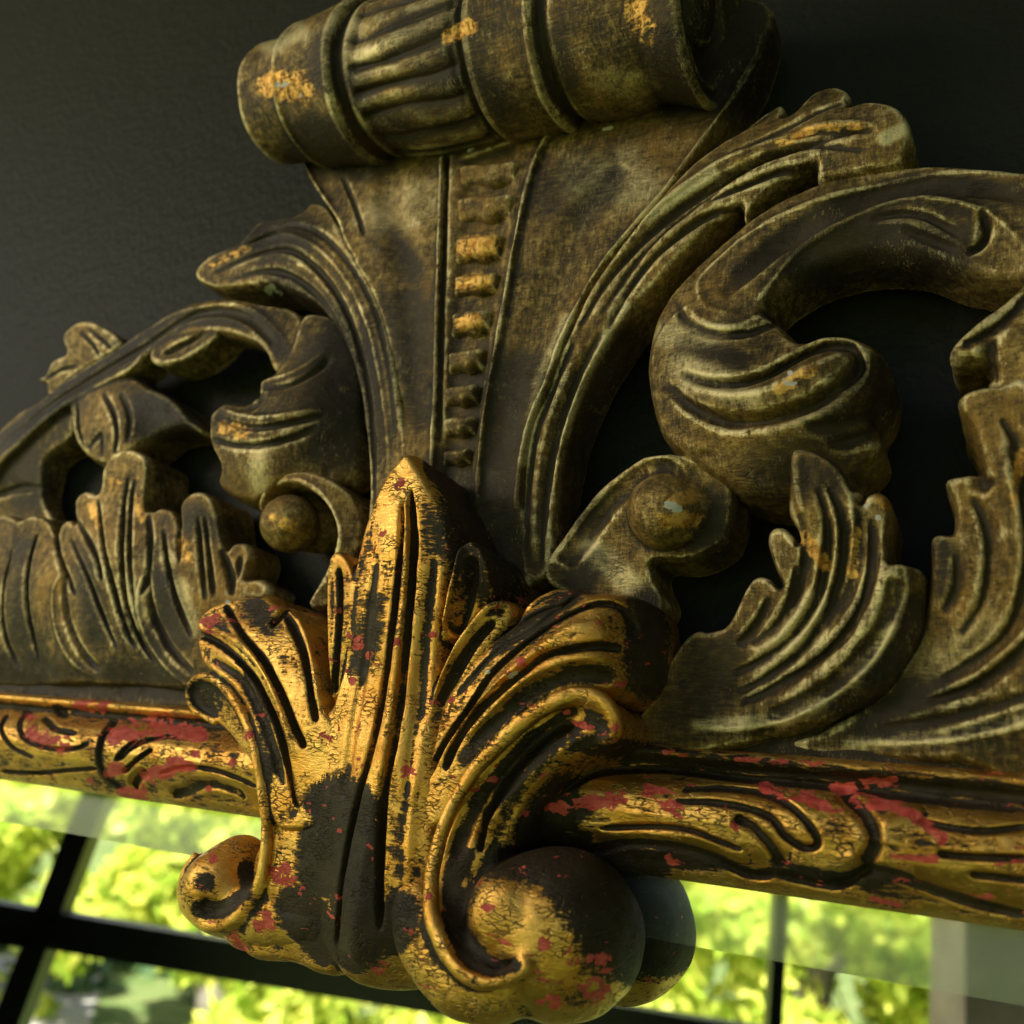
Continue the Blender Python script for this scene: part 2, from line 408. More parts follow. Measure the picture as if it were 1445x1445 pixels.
M_CREST = gilt_material('olive_gilt', 0)
m, nt, n, l = newmat('dark_wall_paint'); B = NB(nt); p = n['Principled BSDF']; M_WALL = m
geo = B.new('ShaderNodeNewGeometry'); a = B.noise(geo.outputs['Position'], 230, 3, .5); b = B.noise(geo.outputs['Position'], 60, 3, .5)
p.inputs['Base Color'].default_value = (.0150, .0162, .0118, 1); p.inputs['Roughness'].default_value = .55; p.inputs['Specular IOR Level'].default_value = .12
bu = B.new('ShaderNodeBump'); bu.inputs['Strength'].default_value = .5; bu.inputs['Distance'].default_value = .0016
B.l.new(B.math('ADD', a, b), bu.inputs['Height']); B.l.new(bu.outputs[0], p.inputs['Normal'])
def simple(name, col, rough=.6, metal=0., noise=None):
    m, nt, n, l = newmat(name); p = n['Principled BSDF']; p.inputs['Roughness'].default_value = rough; p.inputs['Metallic'].default_value = metal
    p.inputs['Base Color'].default_value = tuple(col) + (1,)
    if noise:
        B = NB(nt); g = B.new('ShaderNodeNewGeometry'); x = B.noise(g.outputs['Position'], noise[0], 5, .6)
        B.l.new(B.mix(B.ramp(x, .35, .65), tuple(col), noise[1]), p.inputs['Base Color'])
    return m
M_GLASS = simple('silvered_glass', (.86, .90, .86), .0, 1.0)
M_BEVEL = simple('silvered_bevel', (.84, .92, .86), .03, 1.0)
bn = M_BEVEL.node_tree.nodes; bl = M_BEVEL.node_tree.links; _g = bn.new('ShaderNodeBsdfAnisotropic'); _g.inputs['Roughness'].default_value = .42; _g.inputs['Color'].default_value = (.85, .95, .86, 1)
_x = bn.new('ShaderNodeMixShader'); _x.inputs[0].default_value = .2; bl.new(bn['Principled BSDF'].outputs[0], _x.inputs[1]); bl.new(_g.outputs[0], _x.inputs[2]); bl.new(_x.outputs[0], bn['Material Output'].inputs[0])
M_BLACK = simple('black_window_paint', (.012, .013, .014), .35)
M_CEIL = simple('ceiling_paint', (.25, .24, .21), .9)
M_GRASS = simple('lawn', (.10, .17, .04), .9, 0, (3., (.20, .24, .08)))
M_BARK = simple('bark', (.12, .10, .08), .9, 0, (8., (.2, .18, .15)))
M_STONE = simple('pale_render', (.42, .40, .37), .9, 0, (2., (.55, .53, .5)))
M_PLASTER = simple('reveal_plaster', (.38, .32, .25), .8, 0, (5., (.62, .52, .4)))
def leafmat(name, c1, c2):
    m, nt, n, l = newmat(name); B = NB(nt); p = n['Principled BSDF']; oi = B.new('ShaderNodeNewGeometry')
    c = B.mix(oi.outputs['Random Per Island'], c1, c2); B.l.new(c, p.inputs['Base Color']); p.inputs['Roughness'].default_value = .45
    tr = B.new('ShaderNodeBsdfTranslucent'); B.l.new(c, tr.inputs[0]); mx = B.new('ShaderNodeMixShader'); mx.inputs[0].default_value = .4
    B.l.new(p.outputs[0], mx.inputs[1]); B.l.new(tr.outputs[0], mx.inputs[2]); B.l.new(mx.outputs[0], n['Material Output'].inputs[0]); return m
M_LEAF = leafmat('spring_leaves', (.30, .46, .04), (.85, .84, .16))
M_LEAFD = leafmat('dark_leaves', (.05, .12, .04), (.16, .28, .10))

# ------------------------------------------------------------------ worn places, dark wash, and shade painted in with black strokes
def pt(key, r, st, T, *pts): PAINT[key].append((r, st, [q[:2] for q in (Z(T, pts) if T else pts)]))
for a in [((530, 1140),), ((490, 1080), (470, 1250))]: pass
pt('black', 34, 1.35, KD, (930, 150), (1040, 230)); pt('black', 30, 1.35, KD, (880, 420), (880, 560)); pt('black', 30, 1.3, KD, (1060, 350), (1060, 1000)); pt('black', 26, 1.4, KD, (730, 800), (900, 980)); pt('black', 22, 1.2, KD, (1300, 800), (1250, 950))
pt('black', 10, .55, KA, (440, 640), (540, 900), (600, 1300)); pt('black', 16, .5, KA, (560, 320), (480, 220)); pt('black', 14, .6, KA, (1150, 200), (1100, 600)); pt('black', 14, .6, KB, (330, 1150), (560, 980), (900, 710), (1100, 690)); pt('black', 12, .6, KB, (500, 520), (620, 440), (900, 260)); pt('black', 26, .9, KB, (1330, 300), (1340, 700)); pt('black', 20, 1.2, None, (622, 655), (665, 712), (700, 760))  # last two strokes paint shade on the fan's end and beside the leaf tip
pt('black', 24, .8, KC, (300, 500), (240, 900), (400, 1130)); pt('black', 60, .8, KC, (1000, 600), (1150, 900)); pt('black', 18, .8, KB, (850, 1000), (600, 1250), (420, 1445))  # includes shade painted in the volute channel and on its right side
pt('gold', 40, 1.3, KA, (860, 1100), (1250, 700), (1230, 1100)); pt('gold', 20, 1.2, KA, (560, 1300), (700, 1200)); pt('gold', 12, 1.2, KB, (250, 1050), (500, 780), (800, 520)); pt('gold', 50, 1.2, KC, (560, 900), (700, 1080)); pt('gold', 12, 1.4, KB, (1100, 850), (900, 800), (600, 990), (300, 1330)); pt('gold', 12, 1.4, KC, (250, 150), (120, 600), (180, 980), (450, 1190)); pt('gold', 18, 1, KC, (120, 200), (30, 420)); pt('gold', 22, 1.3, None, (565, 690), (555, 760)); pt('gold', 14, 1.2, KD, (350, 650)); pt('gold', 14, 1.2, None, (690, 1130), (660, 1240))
pt('black', 11, 1.5, KC, (330, 480), (225, 700), (225, 900), (330, 1090), (460, 1150), (590, 1115)); pt('black', 46, .95, None, (800, 1225), (890, 1250), (905, 1340)); pt('black', 24, .7, KC, (450, 520), (700, 560)); pt('black', 9, 1.2, KD, (430, 560), (420, 700), (300, 800), (160, 790)); pt('black', 12, .8, KD, (200, 640)); pt('gold', 9, 1.2, KD, (330, 560), (330, 700))  # black strokes paint shade into both volutes' hollows and the right one's far side
for T, r, x, y in [(KD, 24, 640, 590), (KD, 7, 960, 350), (KC, 10, 440, 780), (KC, 14, 760, 990), (KC, 16, 900, 1080), (KC, 22, 1080, 1100), (KC, 26, 1040, 1250), (KC, 16, 820, 1300), (KB, 12, 620, 620), (KB, 8, 1060, 400), (KB, 8, 120, 460), (KB, 7, 230, 830), (KB, 8, 1160, 990), (KA, 12, 1060, 440), (KA, 8, 1130, 500), (KA, 8, 1030, 640), (KA, 14, 880, 975), (KA, 9, 1065, 1080), (KA, 12, 450, 950), (KA, 8, 1010, 380), (KA, 20, 220, 320), (KD, 22, 540, 870), (KD, 14, 370, 940), (KD, 18, 400, 1030), (KD, 14, 1180, 1130), (KD, 10, 245, 500), (Z1, 12, 540, 140), (Z1, 9, 495, 262)]:
    pt('red', r * .72, 1.35, T, (x, y))
for r, P in [(16, [(60, 290), (260, 260)]), (18, [(900, 240), (1060, 210)]), (16, [(680, 235), (900, 290)]), (22, [(350, 230), (430, 300)]), (20, [(950, 270), (1100, 300), (1200, 380)]), (10, [(1050, 430), (1190, 440)]), (14, [(80, 280), (90, 300)]), (8, [(170, 285), (240, 290)]), (8, [(400, 435), (410, 450)]), (8, [(1000, 560), (1080, 580)]), (9, [(390, 130), (450, 135)]), (7, [(600, 150), (850, 160)]), (9, [(590, 340), (600, 350)])]:
    pt('red', r * .55, 1.5, Z6, *P)
for r, P in [(14, [(700, 230), (820, 250)]), (20, [(480, 240), (650, 220)]), (10, [(320, 130), (430, 140)]), (16, [(140, 240), (250, 290)]), (14, [(600, 420), (800, 350)]), (10, [(450, 400), (500, 380)]), (6, [(850, 470)]), (6, [(370, 440)]), (12, [(500, 490), (570, 500)]), (10, [(120, 180)]), (8, [(950, 365)])]:
    pt('red', r * .8, 1.5, Z7, *P)
pt('black', 14, .6, Z6, (0, 80), (500, 150), (1445, 250)); pt('gold', 10, .9, Z6, (150, 250), (300, 330), (480, 340)); pt('gold', 10, .9, Z6, (200, 370), (500, 390), (680, 460)); pt('gold', 12, .7, Z6, (1150, 480), (1445, 560)); pt('black', 12, .7, Z6, (250, 430), (600, 450), (900, 500), (1100, 500)); pt('black', 30, 1, None, (760, 1180), (800, 1130)); pt('gold', 12, .5, Z6, (800, 440), (950, 450))  # black strokes include shade painted along the cove and beside the C-scroll
pt('gold', 12, .9, KG, (60, 600), (250, 480)); pt('gold', 9, .8, None, (1440, 640), (1430, 710)); pt('gold', 26, 1.0, KF, (180, 480), (330, 500)); pt('gold', 14, .95, KF, (1180, 210), (1300, 150)); pt('gold', 12, .9, Z4, (620, 420), (700, 520)); pt('gold', 10, .8, Z4, (800, 560), (820, 400)); pt('gold', 9, .9, Z4, (900, 270), (930, 300)); pt('gold', 12, 1., Z4, (120, 290), (200, 270)); pt('gold', 14, .9, Z4, (100, 360), (220, 350)); pt('gold', 26, .8, KE, (380, 60), (450, 180)); pt('gold', 20, .95, None, (660, 352), (690, 348)); pt('gold', 18, .9, None, (655, 402), (682, 398)); pt('gold', 14, .9, None, (650, 457), (670, 453)); pt('gold', 8, .8, Z3, (480, 250), (620, 190), (760, 185)); pt('gold', 8, .7, None, (300, 372), (350, 350)); pt('gold', 14, .8, Z5, (760, 490), (830, 510)); pt('gold', 14, .8, Z5, (390, 680)); pt('gold', 8, .8, Z5, (310, 750), (330, 820)); pt('gold', 12, .8, Z5, (620, 880), (640, 940)); pt('gold', 9, .8, Z5, (470, 730), (480, 800)); pt('gold', 12, .7, Z5, (930, 800), (1000, 830)); pt('pale', 10, .8, KE, (450, 1230), (820, 980)); pt('pale', 30, .6, Z4, (500, 900), (650, 700)); pt('pale', 20, .7, Z1, (1000, 300), (1100, 390)); pt('pale', 24, .6, Z3, (150, 1000), (330, 1080)); pt('pale', 26, .5, KE, (350, 900)); pt('pale', 26, .5, Z2, (430, 560)); pt('pale', 10, .9, Z3, (840, 230), (900, 200)); pt('pale', 10, .7, Z4, (220, 1125), (560, 1100), (800, 990), (950, 760)); pt('pale', 12, .6, Z4, (800, 1190), (1100, 1170), (1445, 1100)); pt('pale', 30, .4, Z4, (1300, 760), (1100, 900))

for r_, st_, T_, P__ in [(60, .42, None, [(600, 30), (640, 170)]), (40, .5, None, [(640, 110), (690, 160)]), (34, .7, None, [(440, 200), (520, 215), (560, 190)]), (26, .5, None, [(505, 110), (520, 140)]), (30, .4, None, [(475, 60), (470, 100)]), (26, .5, None, [(770, 60), (790, 120)]), (40, .55, None, [(960, 60), (960, 130)]), (70, .8, None, [(1010, 0), (1030, 80)]), (16, .6, Z3, [(1300, 420), (950, 385), (650, 490), (350, 680)]), (45, .55, Z3, [(800, 1100), (700, 1180), (650, 1350), (450, 1400)]), (14, .5, Z3, [(170, 930), (330, 980)]), (40, .6, Z3, [(600, 620), (800, 580), (1050, 620)]), (30, .5, None, [(880, 480), (830, 640), (820, 720)]), (50, .4, None, [(590, 440), (600, 560)]), (24, .5, None, [(540, 330), (580, 380)]), (40, .35, None, [(850, 260), (800, 280)]), (60, .45, None, [(700, 560), (690, 760)]), (50, .7, None, [(660, 740), (700, 800)]),  # brown wash, plus shade painted under the roll, in channels, behind the leaf tip
    (26, .5, Z4, [(620, 150), (700, 200)]), (22, .5, Z4, [(1040, 700), (980, 860), (780, 1030)]), (40, .35, Z4, [(300, 880), (180, 1080)]), (20, .6, Z4, [(1130, 460), (1150, 600)]), (30, .5, Z4, [(1100, 1000), (900, 1090)]), (12, .6, Z5, [(0, 555), (200, 400), (450, 225), (640, 110), (880, 120), (960, 230)]), (36, .5, Z5, [(500, 420), (580, 470)]), (30, .5, Z5, [(100, 700), (60, 620)]), (50, .6, Z5, [(1160, 300), (1180, 500)]), (20, .5, Z5, [(780, 860), (650, 800)]), (16, .4, Z5, [(90, 900), (60, 1200)]), (16, .4, Z5, [(280, 900), (330, 1200)]), (16, .5, Z5, [(560, 1000), (620, 1200)]), (24, .4, Z5, [(0, 1310), (700, 1390)]), (30, .5, Z4, [(330, 300), (300, 450)]), (22, .5, Z1, [(1010, 330), (960, 380)]), (26, .5, None, [(350, 340), (420, 330)]), (18, .5, None, [(400, 400), (470, 440), (500, 520)])]: pt('black', r_, st_, T_, *P__)  # also wash, with shade painted on the left turned leaf's right side
for r_, st_, T_, P__ in [(40, .5, None, [(820, 250), (900, 260)]), (40, .4, None, [(540, 300), (600, 280)]), (14, .5, None, [(635, 700), (650, 680)]), (22, .6, Z3, [(100, 900), (250, 900)]), (18, .55, Z3, [(180, 1060), (380, 1110)]), (16, .6, KF, [(150, 250), (330, 180)]), (26, .45, KF, [(600, 130), (700, 330)]), (24, .4, KE, [(200, 450), (450, 480)]), (10, .6, None, [(740, 650), (760, 540), (800, 450)]), (9, .6, None, [(790, 620), (830, 520), (880, 430)]), (16, .5, Z5, [(880, 560), (880, 680)]), (12, .5, Z5, [(440, 1000), (480, 1150)]), (12, .5, Z5, [(610, 1020), (660, 1180)])]: pt('pale', r_, st_, T_, *P__)

for r_, T_, P__ in [(9, None, [(378, 408), (392, 411)]), (5, None, [(720, 953), (728, 950)]), (4, None, [(688, 948)]), (4, None, [(662, 213), (668, 212)]), (4, None, [(690, 211)]), (4, KG, [(120, 505)]), (4, KG, [(100, 565), (150, 568)]), (6, KF, [(210, 480), (260, 475)]), (5, KF, [(340, 550)]), (5, Z4, [(900, 345)]), (4, KG, [(550, 1260)]), (8, Z4, [(110, 300), (150, 310)]), (4, KA, [(325, 195)]), (3, None, [(852, 182), (862, 180)])]: pt('chip', r_ * .75, 1.0, T_, *P__)

# ------------------------------------------------------------------ the wall behind
def tag(o, label=None, cat=None, kind=None, group=None):
    if label: o['label'] = label
    if cat: o['category'] = cat
    if kind: o['kind'] = kind
    if group: o['group'] = group
    return o
def boxmesh(name, uvw0, uvw1, mat, parent=None):
    a = np.array(uvw0, float); b = np.array(uvw1, float)
    V = np.array([[(a, b)[i][0], (a, b)[j][1], (a, b)[k][2]] for i in (0, 1) for j in (0, 1) for k in (0, 1)])
    Q = np.array([[0, 1, 3, 2], [4, 6, 7, 5], [0, 4, 5, 1], [2, 3, 7, 6], [0, 2, 6, 4], [1, 5, 7, 3]])
    return mesh_from(name, toW(V), Q[:, ::-1], mat, parent, smooth=False)
tag(boxmesh('wall', (-190, -160, -14), (130, 150, 0), M_WALL), kind='structure')

tag(boxmesh('ceiling', (-190, 100, 0), (130, 104, 105), M_CEIL), kind='structure')
tag(boxmesh('side_wall', (130, -160, 0), (134, 100, 105), M_WALL), kind='structure')

# ------------------------------------------------------------------ the mirror: one thing, every carving a part of it
mirror = bpy.data.objects.new('carved_mirror', None); COL.objects.link(mirror)
tag(mirror, 'antique carved giltwood mirror with scrolled acanthus crest hanging on the dark wall', 'mirror')
def link_parent(o, p): o.parent = p

# --- carving 1: the central leaf
def P_(T, *pts): return Z(T, pts)
c = Carving((330, 610, 740, 1420), (1.2, 7.2), .05)
c.plate([(573, 634), (550, 655), (527, 695), (511, 735), (502, 775), (492, 850), (484, 930), (470, 985), (450, 1040), (440, 1150), (450, 1300), (472, 1365), (500, 1393), (550, 1402), (600, 1392), (625, 1340), (618, 1200), (616, 1100), (622, 1000), (622, 900), (628, 840), (640, 790), (642, 760), (632, 725), (612, 690), (592, 655)],
  [(573, 634, 6.6), (560, 760, 6.6), (500, 770, 6.0), (640, 770, 6.0), (545, 900, 6.2), (490, 940, 5.5), (618, 930, 5.6), (530, 1050, 6.0), (450, 1080, 5.3), (610, 1080, 5.5), (515, 1200, 5.8), (450, 1250, 5.0), (600, 1250, 5.3), (505, 1350, 5.3), (500, 1390, 4.2), (540, 1400, 4.0), (600, 1390, 4.2)],
  base=1.2, k=.3, edge=(14, .3), strokes=[
  ('g', 4.2, .42, P_(Z1, (545, 175), (535, 350), (510, 560), (480, 730), (450, 850), (422, 960), (397, 1100), (383, 1260)), .05),
  ('g', 4.2, .42, P_(Z1, (563, 150), (570, 300), (560, 450), (545, 600), (525, 750), (500, 900), (490, 1050), (488, 1220)), .05),
  ('r', (4, 22), .16, P_(Z1, (553, 180), (550, 400), (520, 650), (480, 900), (440, 1150), (430, 1300)), .02),
  ('g', 9, .14, P_(Z1, (480, 330), (460, 500), (430, 700), (400, 900))), ('g', 9, .14, P_(Z1, (620, 320), (600, 500), (580, 700), (555, 900))),
  ('r', 8, .12, P_(Z1, (590, 700), (570, 900), (560, 1100), (570, 1250))),
  ('r', 6, .1, P_(Z1, (440, 300), (425, 420), (405, 600), (380, 720))), ('g', 6, .15, P_(Z1, (350, 1150), (330, 1250), (360, 1300)))])
c.plate([(475, 776), (464, 790), (461, 830), (462, 900), (464, 960), (467, 992), (476, 975), (488, 930), (496, 880), (500, 820), (490, 788)],
  [(475, 778, 6.1), (462, 850, 5.7), (498, 850, 6.0), (465, 990, 5.2), (490, 930, 5.6), (480, 900, 5.7)], base=1.2, k=.2, edge=(6, .15),
  strokes=[('g', 4.5, .35, [(478, 800), (480, 850), (476, 920), (470, 980)], .1), ('r', 4, .12, [(466, 800), (465, 900), (468, 970)])])
c.plate([(632, 810), (640, 780), (652, 765), (666, 762), (680, 775), (690, 800), (696, 835), (694, 856), (670, 880), (640, 905), (620, 905), (622, 870)],
  [(655, 765, 6.0), (690, 800, 5.6), (696, 850, 5.0), (640, 800, 6.1), (625, 880, 5.9), (660, 880, 5.3), (625, 900, 5.5)], base=1.2, k=.22, edge=(5, .12),
  strokes=[('g', 7, .5, [(664, 785), (664, 820), (652, 860), (638, 895)], .1), ('r', 4, .22, [(652, 770), (645, 800), (633, 850), (624, 890)]), ('r', 4, .2, [(660, 765), (678, 775), (690, 808), (695, 845)])])
c.plate(P_(KB, (60, 1100), (100, 900), (140, 740), (200, 600), (280, 470), (370, 350), (440, 280), (510, 262), (570, 285), (585, 340), (565, 390), (500, 470), (400, 600), (300, 760), (200, 950), (120, 1150)),
  P_(KB, (90, 1050, 5.5), (150, 750, 5.6), (300, 450, 5.6), (500, 270, 5.3), (580, 340, 5.0), (400, 560, 5.3), (250, 850, 5.3)), base=1.2, k=.2, edge=(5, .1),
  strokes=[('r', 5, .25, P_(KB, (110, 940), (165, 740), (250, 550), (350, 410), (450, 310), (530, 300))), ('g', 6, .3, P_(KB, (160, 870), (260, 660), (380, 480), (470, 390)))])
c.plate([(462, 1000), (420, 1010), (380, 1040), (370, 1085), (374, 1150), (376, 1210), (366, 1262), (342, 1300), (345, 1350), (400, 1357), (480, 1360), (485, 1100)],
  [(440, 1020, 5.3), (375, 1090, 5.1), (380, 1200, 5.0), (370, 1260, 4.9), (345, 1320, 4.4), (440, 1345, 4.4), (470, 1150, 5.35), (430, 1250, 5.1)], base=2.0, k=.3, ku=.3, edge=(8, .12))
centre = finish(c, 'centre_leaf', M_GILT, mirror)

# --- carving 2: right leaf fan
c = Carving((560, 800, 960, 1180), (1.2, 6.6), .05)
c.plate(P_(KB, (0, 1445), (60, 1250), (150, 880), (250, 700), (400, 520), (570, 395), (620, 320), (700, 240), (800, 190), (910, 175), (990, 205), (1120, 200), (1260, 230), (1370, 310), (1420, 430), (1420, 560), (1350, 720), (1200, 820), (1060, 820), (920, 800), (760, 870), (600, 980), (450, 1140), (330, 1290), (260, 1480), (100, 1600)),
  P_(KB, (60, 1350, 5.5), (300, 1000, 5.7), (500, 700, 6.0), (300, 720, 5.4), (600, 400, 5.0), (750, 280, 4.9), (910, 190, 4.3), (800, 480, 5.9), (1000, 380, 5.6), (1150, 450, 5.4), (1230, 300, 4.8), (1350, 400, 3.6), (1300, 600, 4.0), (1150, 640, 5.1), (700, 800, 5.8), (900, 680, 5.7), (450, 1080, 5.6), (1100, 780, 4.8), (200, 1400, 5.5)),
  base=1.2, k=.4, edge=(12, .25), strokes=[
  ('g', 4, .34, P_(KB, (80, 1290), (200, 1060), (330, 870), (450, 690), (600, 550), (750, 440), (900, 350), (1020, 300), (1110, 290), (1190, 320), (1240, 400), (1245, 480)), .06),
  ('g', 5, .4, P_(KB, (190, 1230), (260, 1060), (380, 890), (520, 760), (650, 660), (760, 580), (900, 545), (1050, 525), (1190, 540)), .08),
  ('r', 8, .16, P_(KB, (150, 1200), (400, 840), (650, 600), (900, 440), (1080, 390))), ('g', 9, .28, P_(KB, (330, 1100), (600, 830), (820, 710), (1000, 680), (1140, 720))),
  ('r', 6, .15, P_(KB, (300, 1050), (600, 760), (800, 640), (1000, 600), (1150, 610))), ('g', 4, .16, P_(KB, (250, 820), (480, 560), (680, 440), (820, 330), (900, 260))),
  ('g', 4, .25, P_(KB, (600, 410), (720, 340), (860, 290), (960, 220))), ('r', 4, .14, P_(KB, (640, 330), (740, 250), (850, 200)))])
fan_r = finish(c, 'leaf_fan', M_GILT, centre)

# --- carving 3: left leaf fan with its turned rim
c = Carving((255, 820, 500, 1170), (1.2, 6.2), .05)
c.plate(P_(KA, (140, 400), (145, 300), (200, 230), (330, 170), (540, 148), (620, 205), (690, 225), (760, 290), (800, 400), (840, 560), (870, 700), (885, 800), (960, 900), (980, 1100), (900, 1300), (850, 1480), (600, 1500), (540, 1300), (500, 1050), (440, 850), (350, 700), (250, 620), (170, 560), (145, 480)),
  P_(KA, (145, 350, 4.7), (330, 200, 4.6), (540, 160, 4.5), (700, 250, 5.0), (400, 400, 5.5), (600, 600, 5.7), (800, 560, 5.4), (200, 500, 4.8), (450, 700, 5.5), (550, 950, 5.6), (750, 900, 5.7), (600, 1300, 5.4), (850, 1100, 5.5), (850, 1400, 5.4)),
  base=1.2, k=.32, edge=(10, .25), strokes=[
  ('g', 4.6, .4, P_(KA, (130, 365), (250, 420), (370, 510), (480, 640), (560, 790), (620, 940), (660, 1120), (700, 1280), (728, 1350)), .05),
  ('g', 4.6, .4, P_(KA, (310, 215), (400, 370), (520, 520), (600, 660), (660, 790), (710, 920), (760, 1025)), .06),
  ('g', 4.6, .36, P_(KA, (650, 260), (740, 450), (780, 600), (800, 740), (825, 880)), .1), ('g', 7, .35, P_(KA, (660, 215), (600, 300), (560, 330))),
  ('r', 5, .14, P_(KA, (200, 330), (420, 450), (560, 650), (640, 850), (710, 1100))), ('r', 5, .14, P_(KA, (720, 260), (790, 430), (830, 620), (850, 780))), ('g', 8, .2, P_(KA, (230, 520), (400, 640), (500, 820), (570, 1000), (640, 1250)))])
c.plate(P_(KA, (95, 740), (108, 655), (170, 606), (260, 630), (350, 710), (430, 830), (490, 1000), (530, 1200), (560, 1400), (545, 1500), (520, 1350), (480, 1180), (420, 1060), (340, 950), (250, 870), (150, 825)),
  P_(KA, (100, 700, 4.5), (250, 640, 4.9), (430, 850, 5.2), (520, 1150, 5.3), (545, 1450, 5.3), (250, 800, 4.5), (400, 1000, 4.9), (500, 1250, 5.1)), base=1.2, k=.2, edge=(4, .1))
c.chain(P_(KA, (250, 880, 4.5, .1), (130, 800, 4.5, .13), (105, 690, 4.6, .15), (170, 620, 4.8, .16), (260, 645, 5.0, .17), (350, 730, 5.2, .18), (420, 850, 5.35, .18), (470, 980, 5.45, .18), (500, 1130, 5.5, .18), (525, 1300, 5.4, .18), (545, 1445, 5.3, .18)), k=.25)
fan_l = finish(c, 'leaf_fan', M_GILT, centre)

# --- carving 4: right C-scroll and volute
c = Carving((590, 960, 950, 1470), (.4, 7.3), .058)
c.plate([(871, 1039), (842, 1059), (804, 1081), (764, 1116), (737, 1155), (722, 1190), (705, 1215), (700, 1300), (650, 1335), (620, 1310), (607, 1259), (612, 1214), (625, 1172), (640, 1135), (660, 1099), (719, 1034), (784, 989), (817, 978), (849, 987), (866, 1009)],
  [(866, 1030, 5.0), (800, 1000, 5.1), (700, 1060, 5.2), (640, 1150, 5.3), (620, 1250, 5.2), (640, 1320, 5.2), (800, 1080, 4.6), (740, 1150, 4.6), (700, 1220, 4.6), (760, 1060, 5.0), (690, 1150, 4.9)],
  base=.6, k=.3, edge=(8, .3), strokes=[('g', 6, .55, P_(KB, (930, 970), (800, 1030), (680, 1130), (580, 1240), (500, 1360)) + P_(KC, (420, 300), (385, 470)), .1),
  ('g', 12, .35, P_(KB, (950, 880), (760, 950), (560, 1120), (420, 1300)) + P_(KC, (290, 320), (250, 520))), ('r', 9, .3, P_(KB, (1050, 1000), (900, 1100), (740, 1220), (600, 1360)) + P_(KC, (470, 300), (420, 450)))])
c.chain([(752, 1308, 4.0, 2.1), (784, 1314, 3.8, 2.5), (797, 1318, 3.3, 2.45)], k=.25)
c.chain(P_(KC, (400, 440, 5.5, .4), (290, 600, 5.8, .5), (232, 800, 6.05, .52), (250, 950, 6.15, .5), (340, 1085, 6.2, .46), (460, 1140, 6.2, .36), (600, 1120, 6.2, .2)), k=.2, sub=True)
c.chain([(724, 1290, 5.05, 1.4), (736, 1294, 4.5, 1.7)], k=.15)
c.chain(P_(KB, (1120, 1060, 4.85, .14), (1165, 1010, 4.95, .2), (1145, 915, 5.1, .24), (1080, 835, 5.2, .26), (950, 800, 5.3, .26), (820, 840, 5.4, .26), (700, 910, 5.45, .26), (560, 1020, 5.5, .26), (430, 1150, 5.55, .26), (330, 1270, 5.6, .26)) + P_(KC, (240, 200, 5.7, .26), (180, 350, 5.8, .26), (132, 520, 5.9, .26), (112, 700, 6.05, .26), (125, 850, 6.2, .28), (180, 980, 6.3, .3), (250, 1080, 6.4, .32), (350, 1160, 6.45, .32), (450, 1190, 6.45, .3), (560, 1170, 6.4, .26), (640, 1120, 6.3, .22)), k=.4)
c.chain(P_(KC, (60, 640, 4.5, .9), (90, 850, 4.9, 1.1), (180, 1030, 5.0, 1.25), (330, 1150, 5.0, 1.3), (480, 1180, 4.9, 1.3)), k=.3)
c.chain(P_(KC, (300, 560, 6.05, .28), (238, 760, 6.4, .34), (245, 920, 6.5, .34), (330, 1070, 6.55, .3), (450, 1128, 6.6, .24), (600, 1108, 6.55, .12)), k=.14, sub=True)
vol_r = finish(c, 'volute', M_GILT, centre)

# --- carving 5: left volute
c = Carving((245, 1140, 500, 1380), (.6, 6.2), .05)
c.chain(P_(KD, (290, 670, 3.7, 1.42), (310, 690, 3.0, 1.55), (370, 730, 2.0, 1.5)), k=.2)
c.chain(P_(KD, (395, 560, 3.1, 1.2), (400, 600, 2.2, 1.3)), k=.4)
c.chain(P_(KD, (480, 830, 3.6, 1.2), (700, 850, 3.7, 1.15), (900, 860, 3.7, 1.1)), k=.5)
c.chain(P_(KD, (610, 520, 3.9, .8), (620, 650, 4.0, .9), (610, 820, 3.9, 1.0)), k=.4)
c.chain(P_(KD, (300, 640, 5.75, 1.28), (305, 645, 5.75, 1.28)), k=.1, sub=True)
c.chain(P_(KD, (410, 520, 5.2, .3), (440, 620, 5.2, .34), (400, 730, 5.15, .36), (300, 800, 5.1, .34), (190, 780, 5.0, .26)), k=.2, sub=True)
c.chain(P_(KD, (262, 560, 4.2, .56), (266, 660, 4.2, .6)), k=.08)
c.chain(P_(KD, (528, 110, 5.2, .18), (540, 250, 5.15, .2), (547, 420, 5.1, .22), (532, 560, 5.05, .22), (505, 660, 5.0, .23), (460, 750, 4.95, .24), (390, 835, 4.85, .25), (300, 885, 4.75, .24), (200, 880, 4.6, .22), (120, 810, 4.45, .2), (85, 700, 4.3, .18), (90, 590, 4.2, .16), (140, 490, 4.15, .13)), k=.3)
vol_l = finish(c, 'volute', M_GILT, centre)

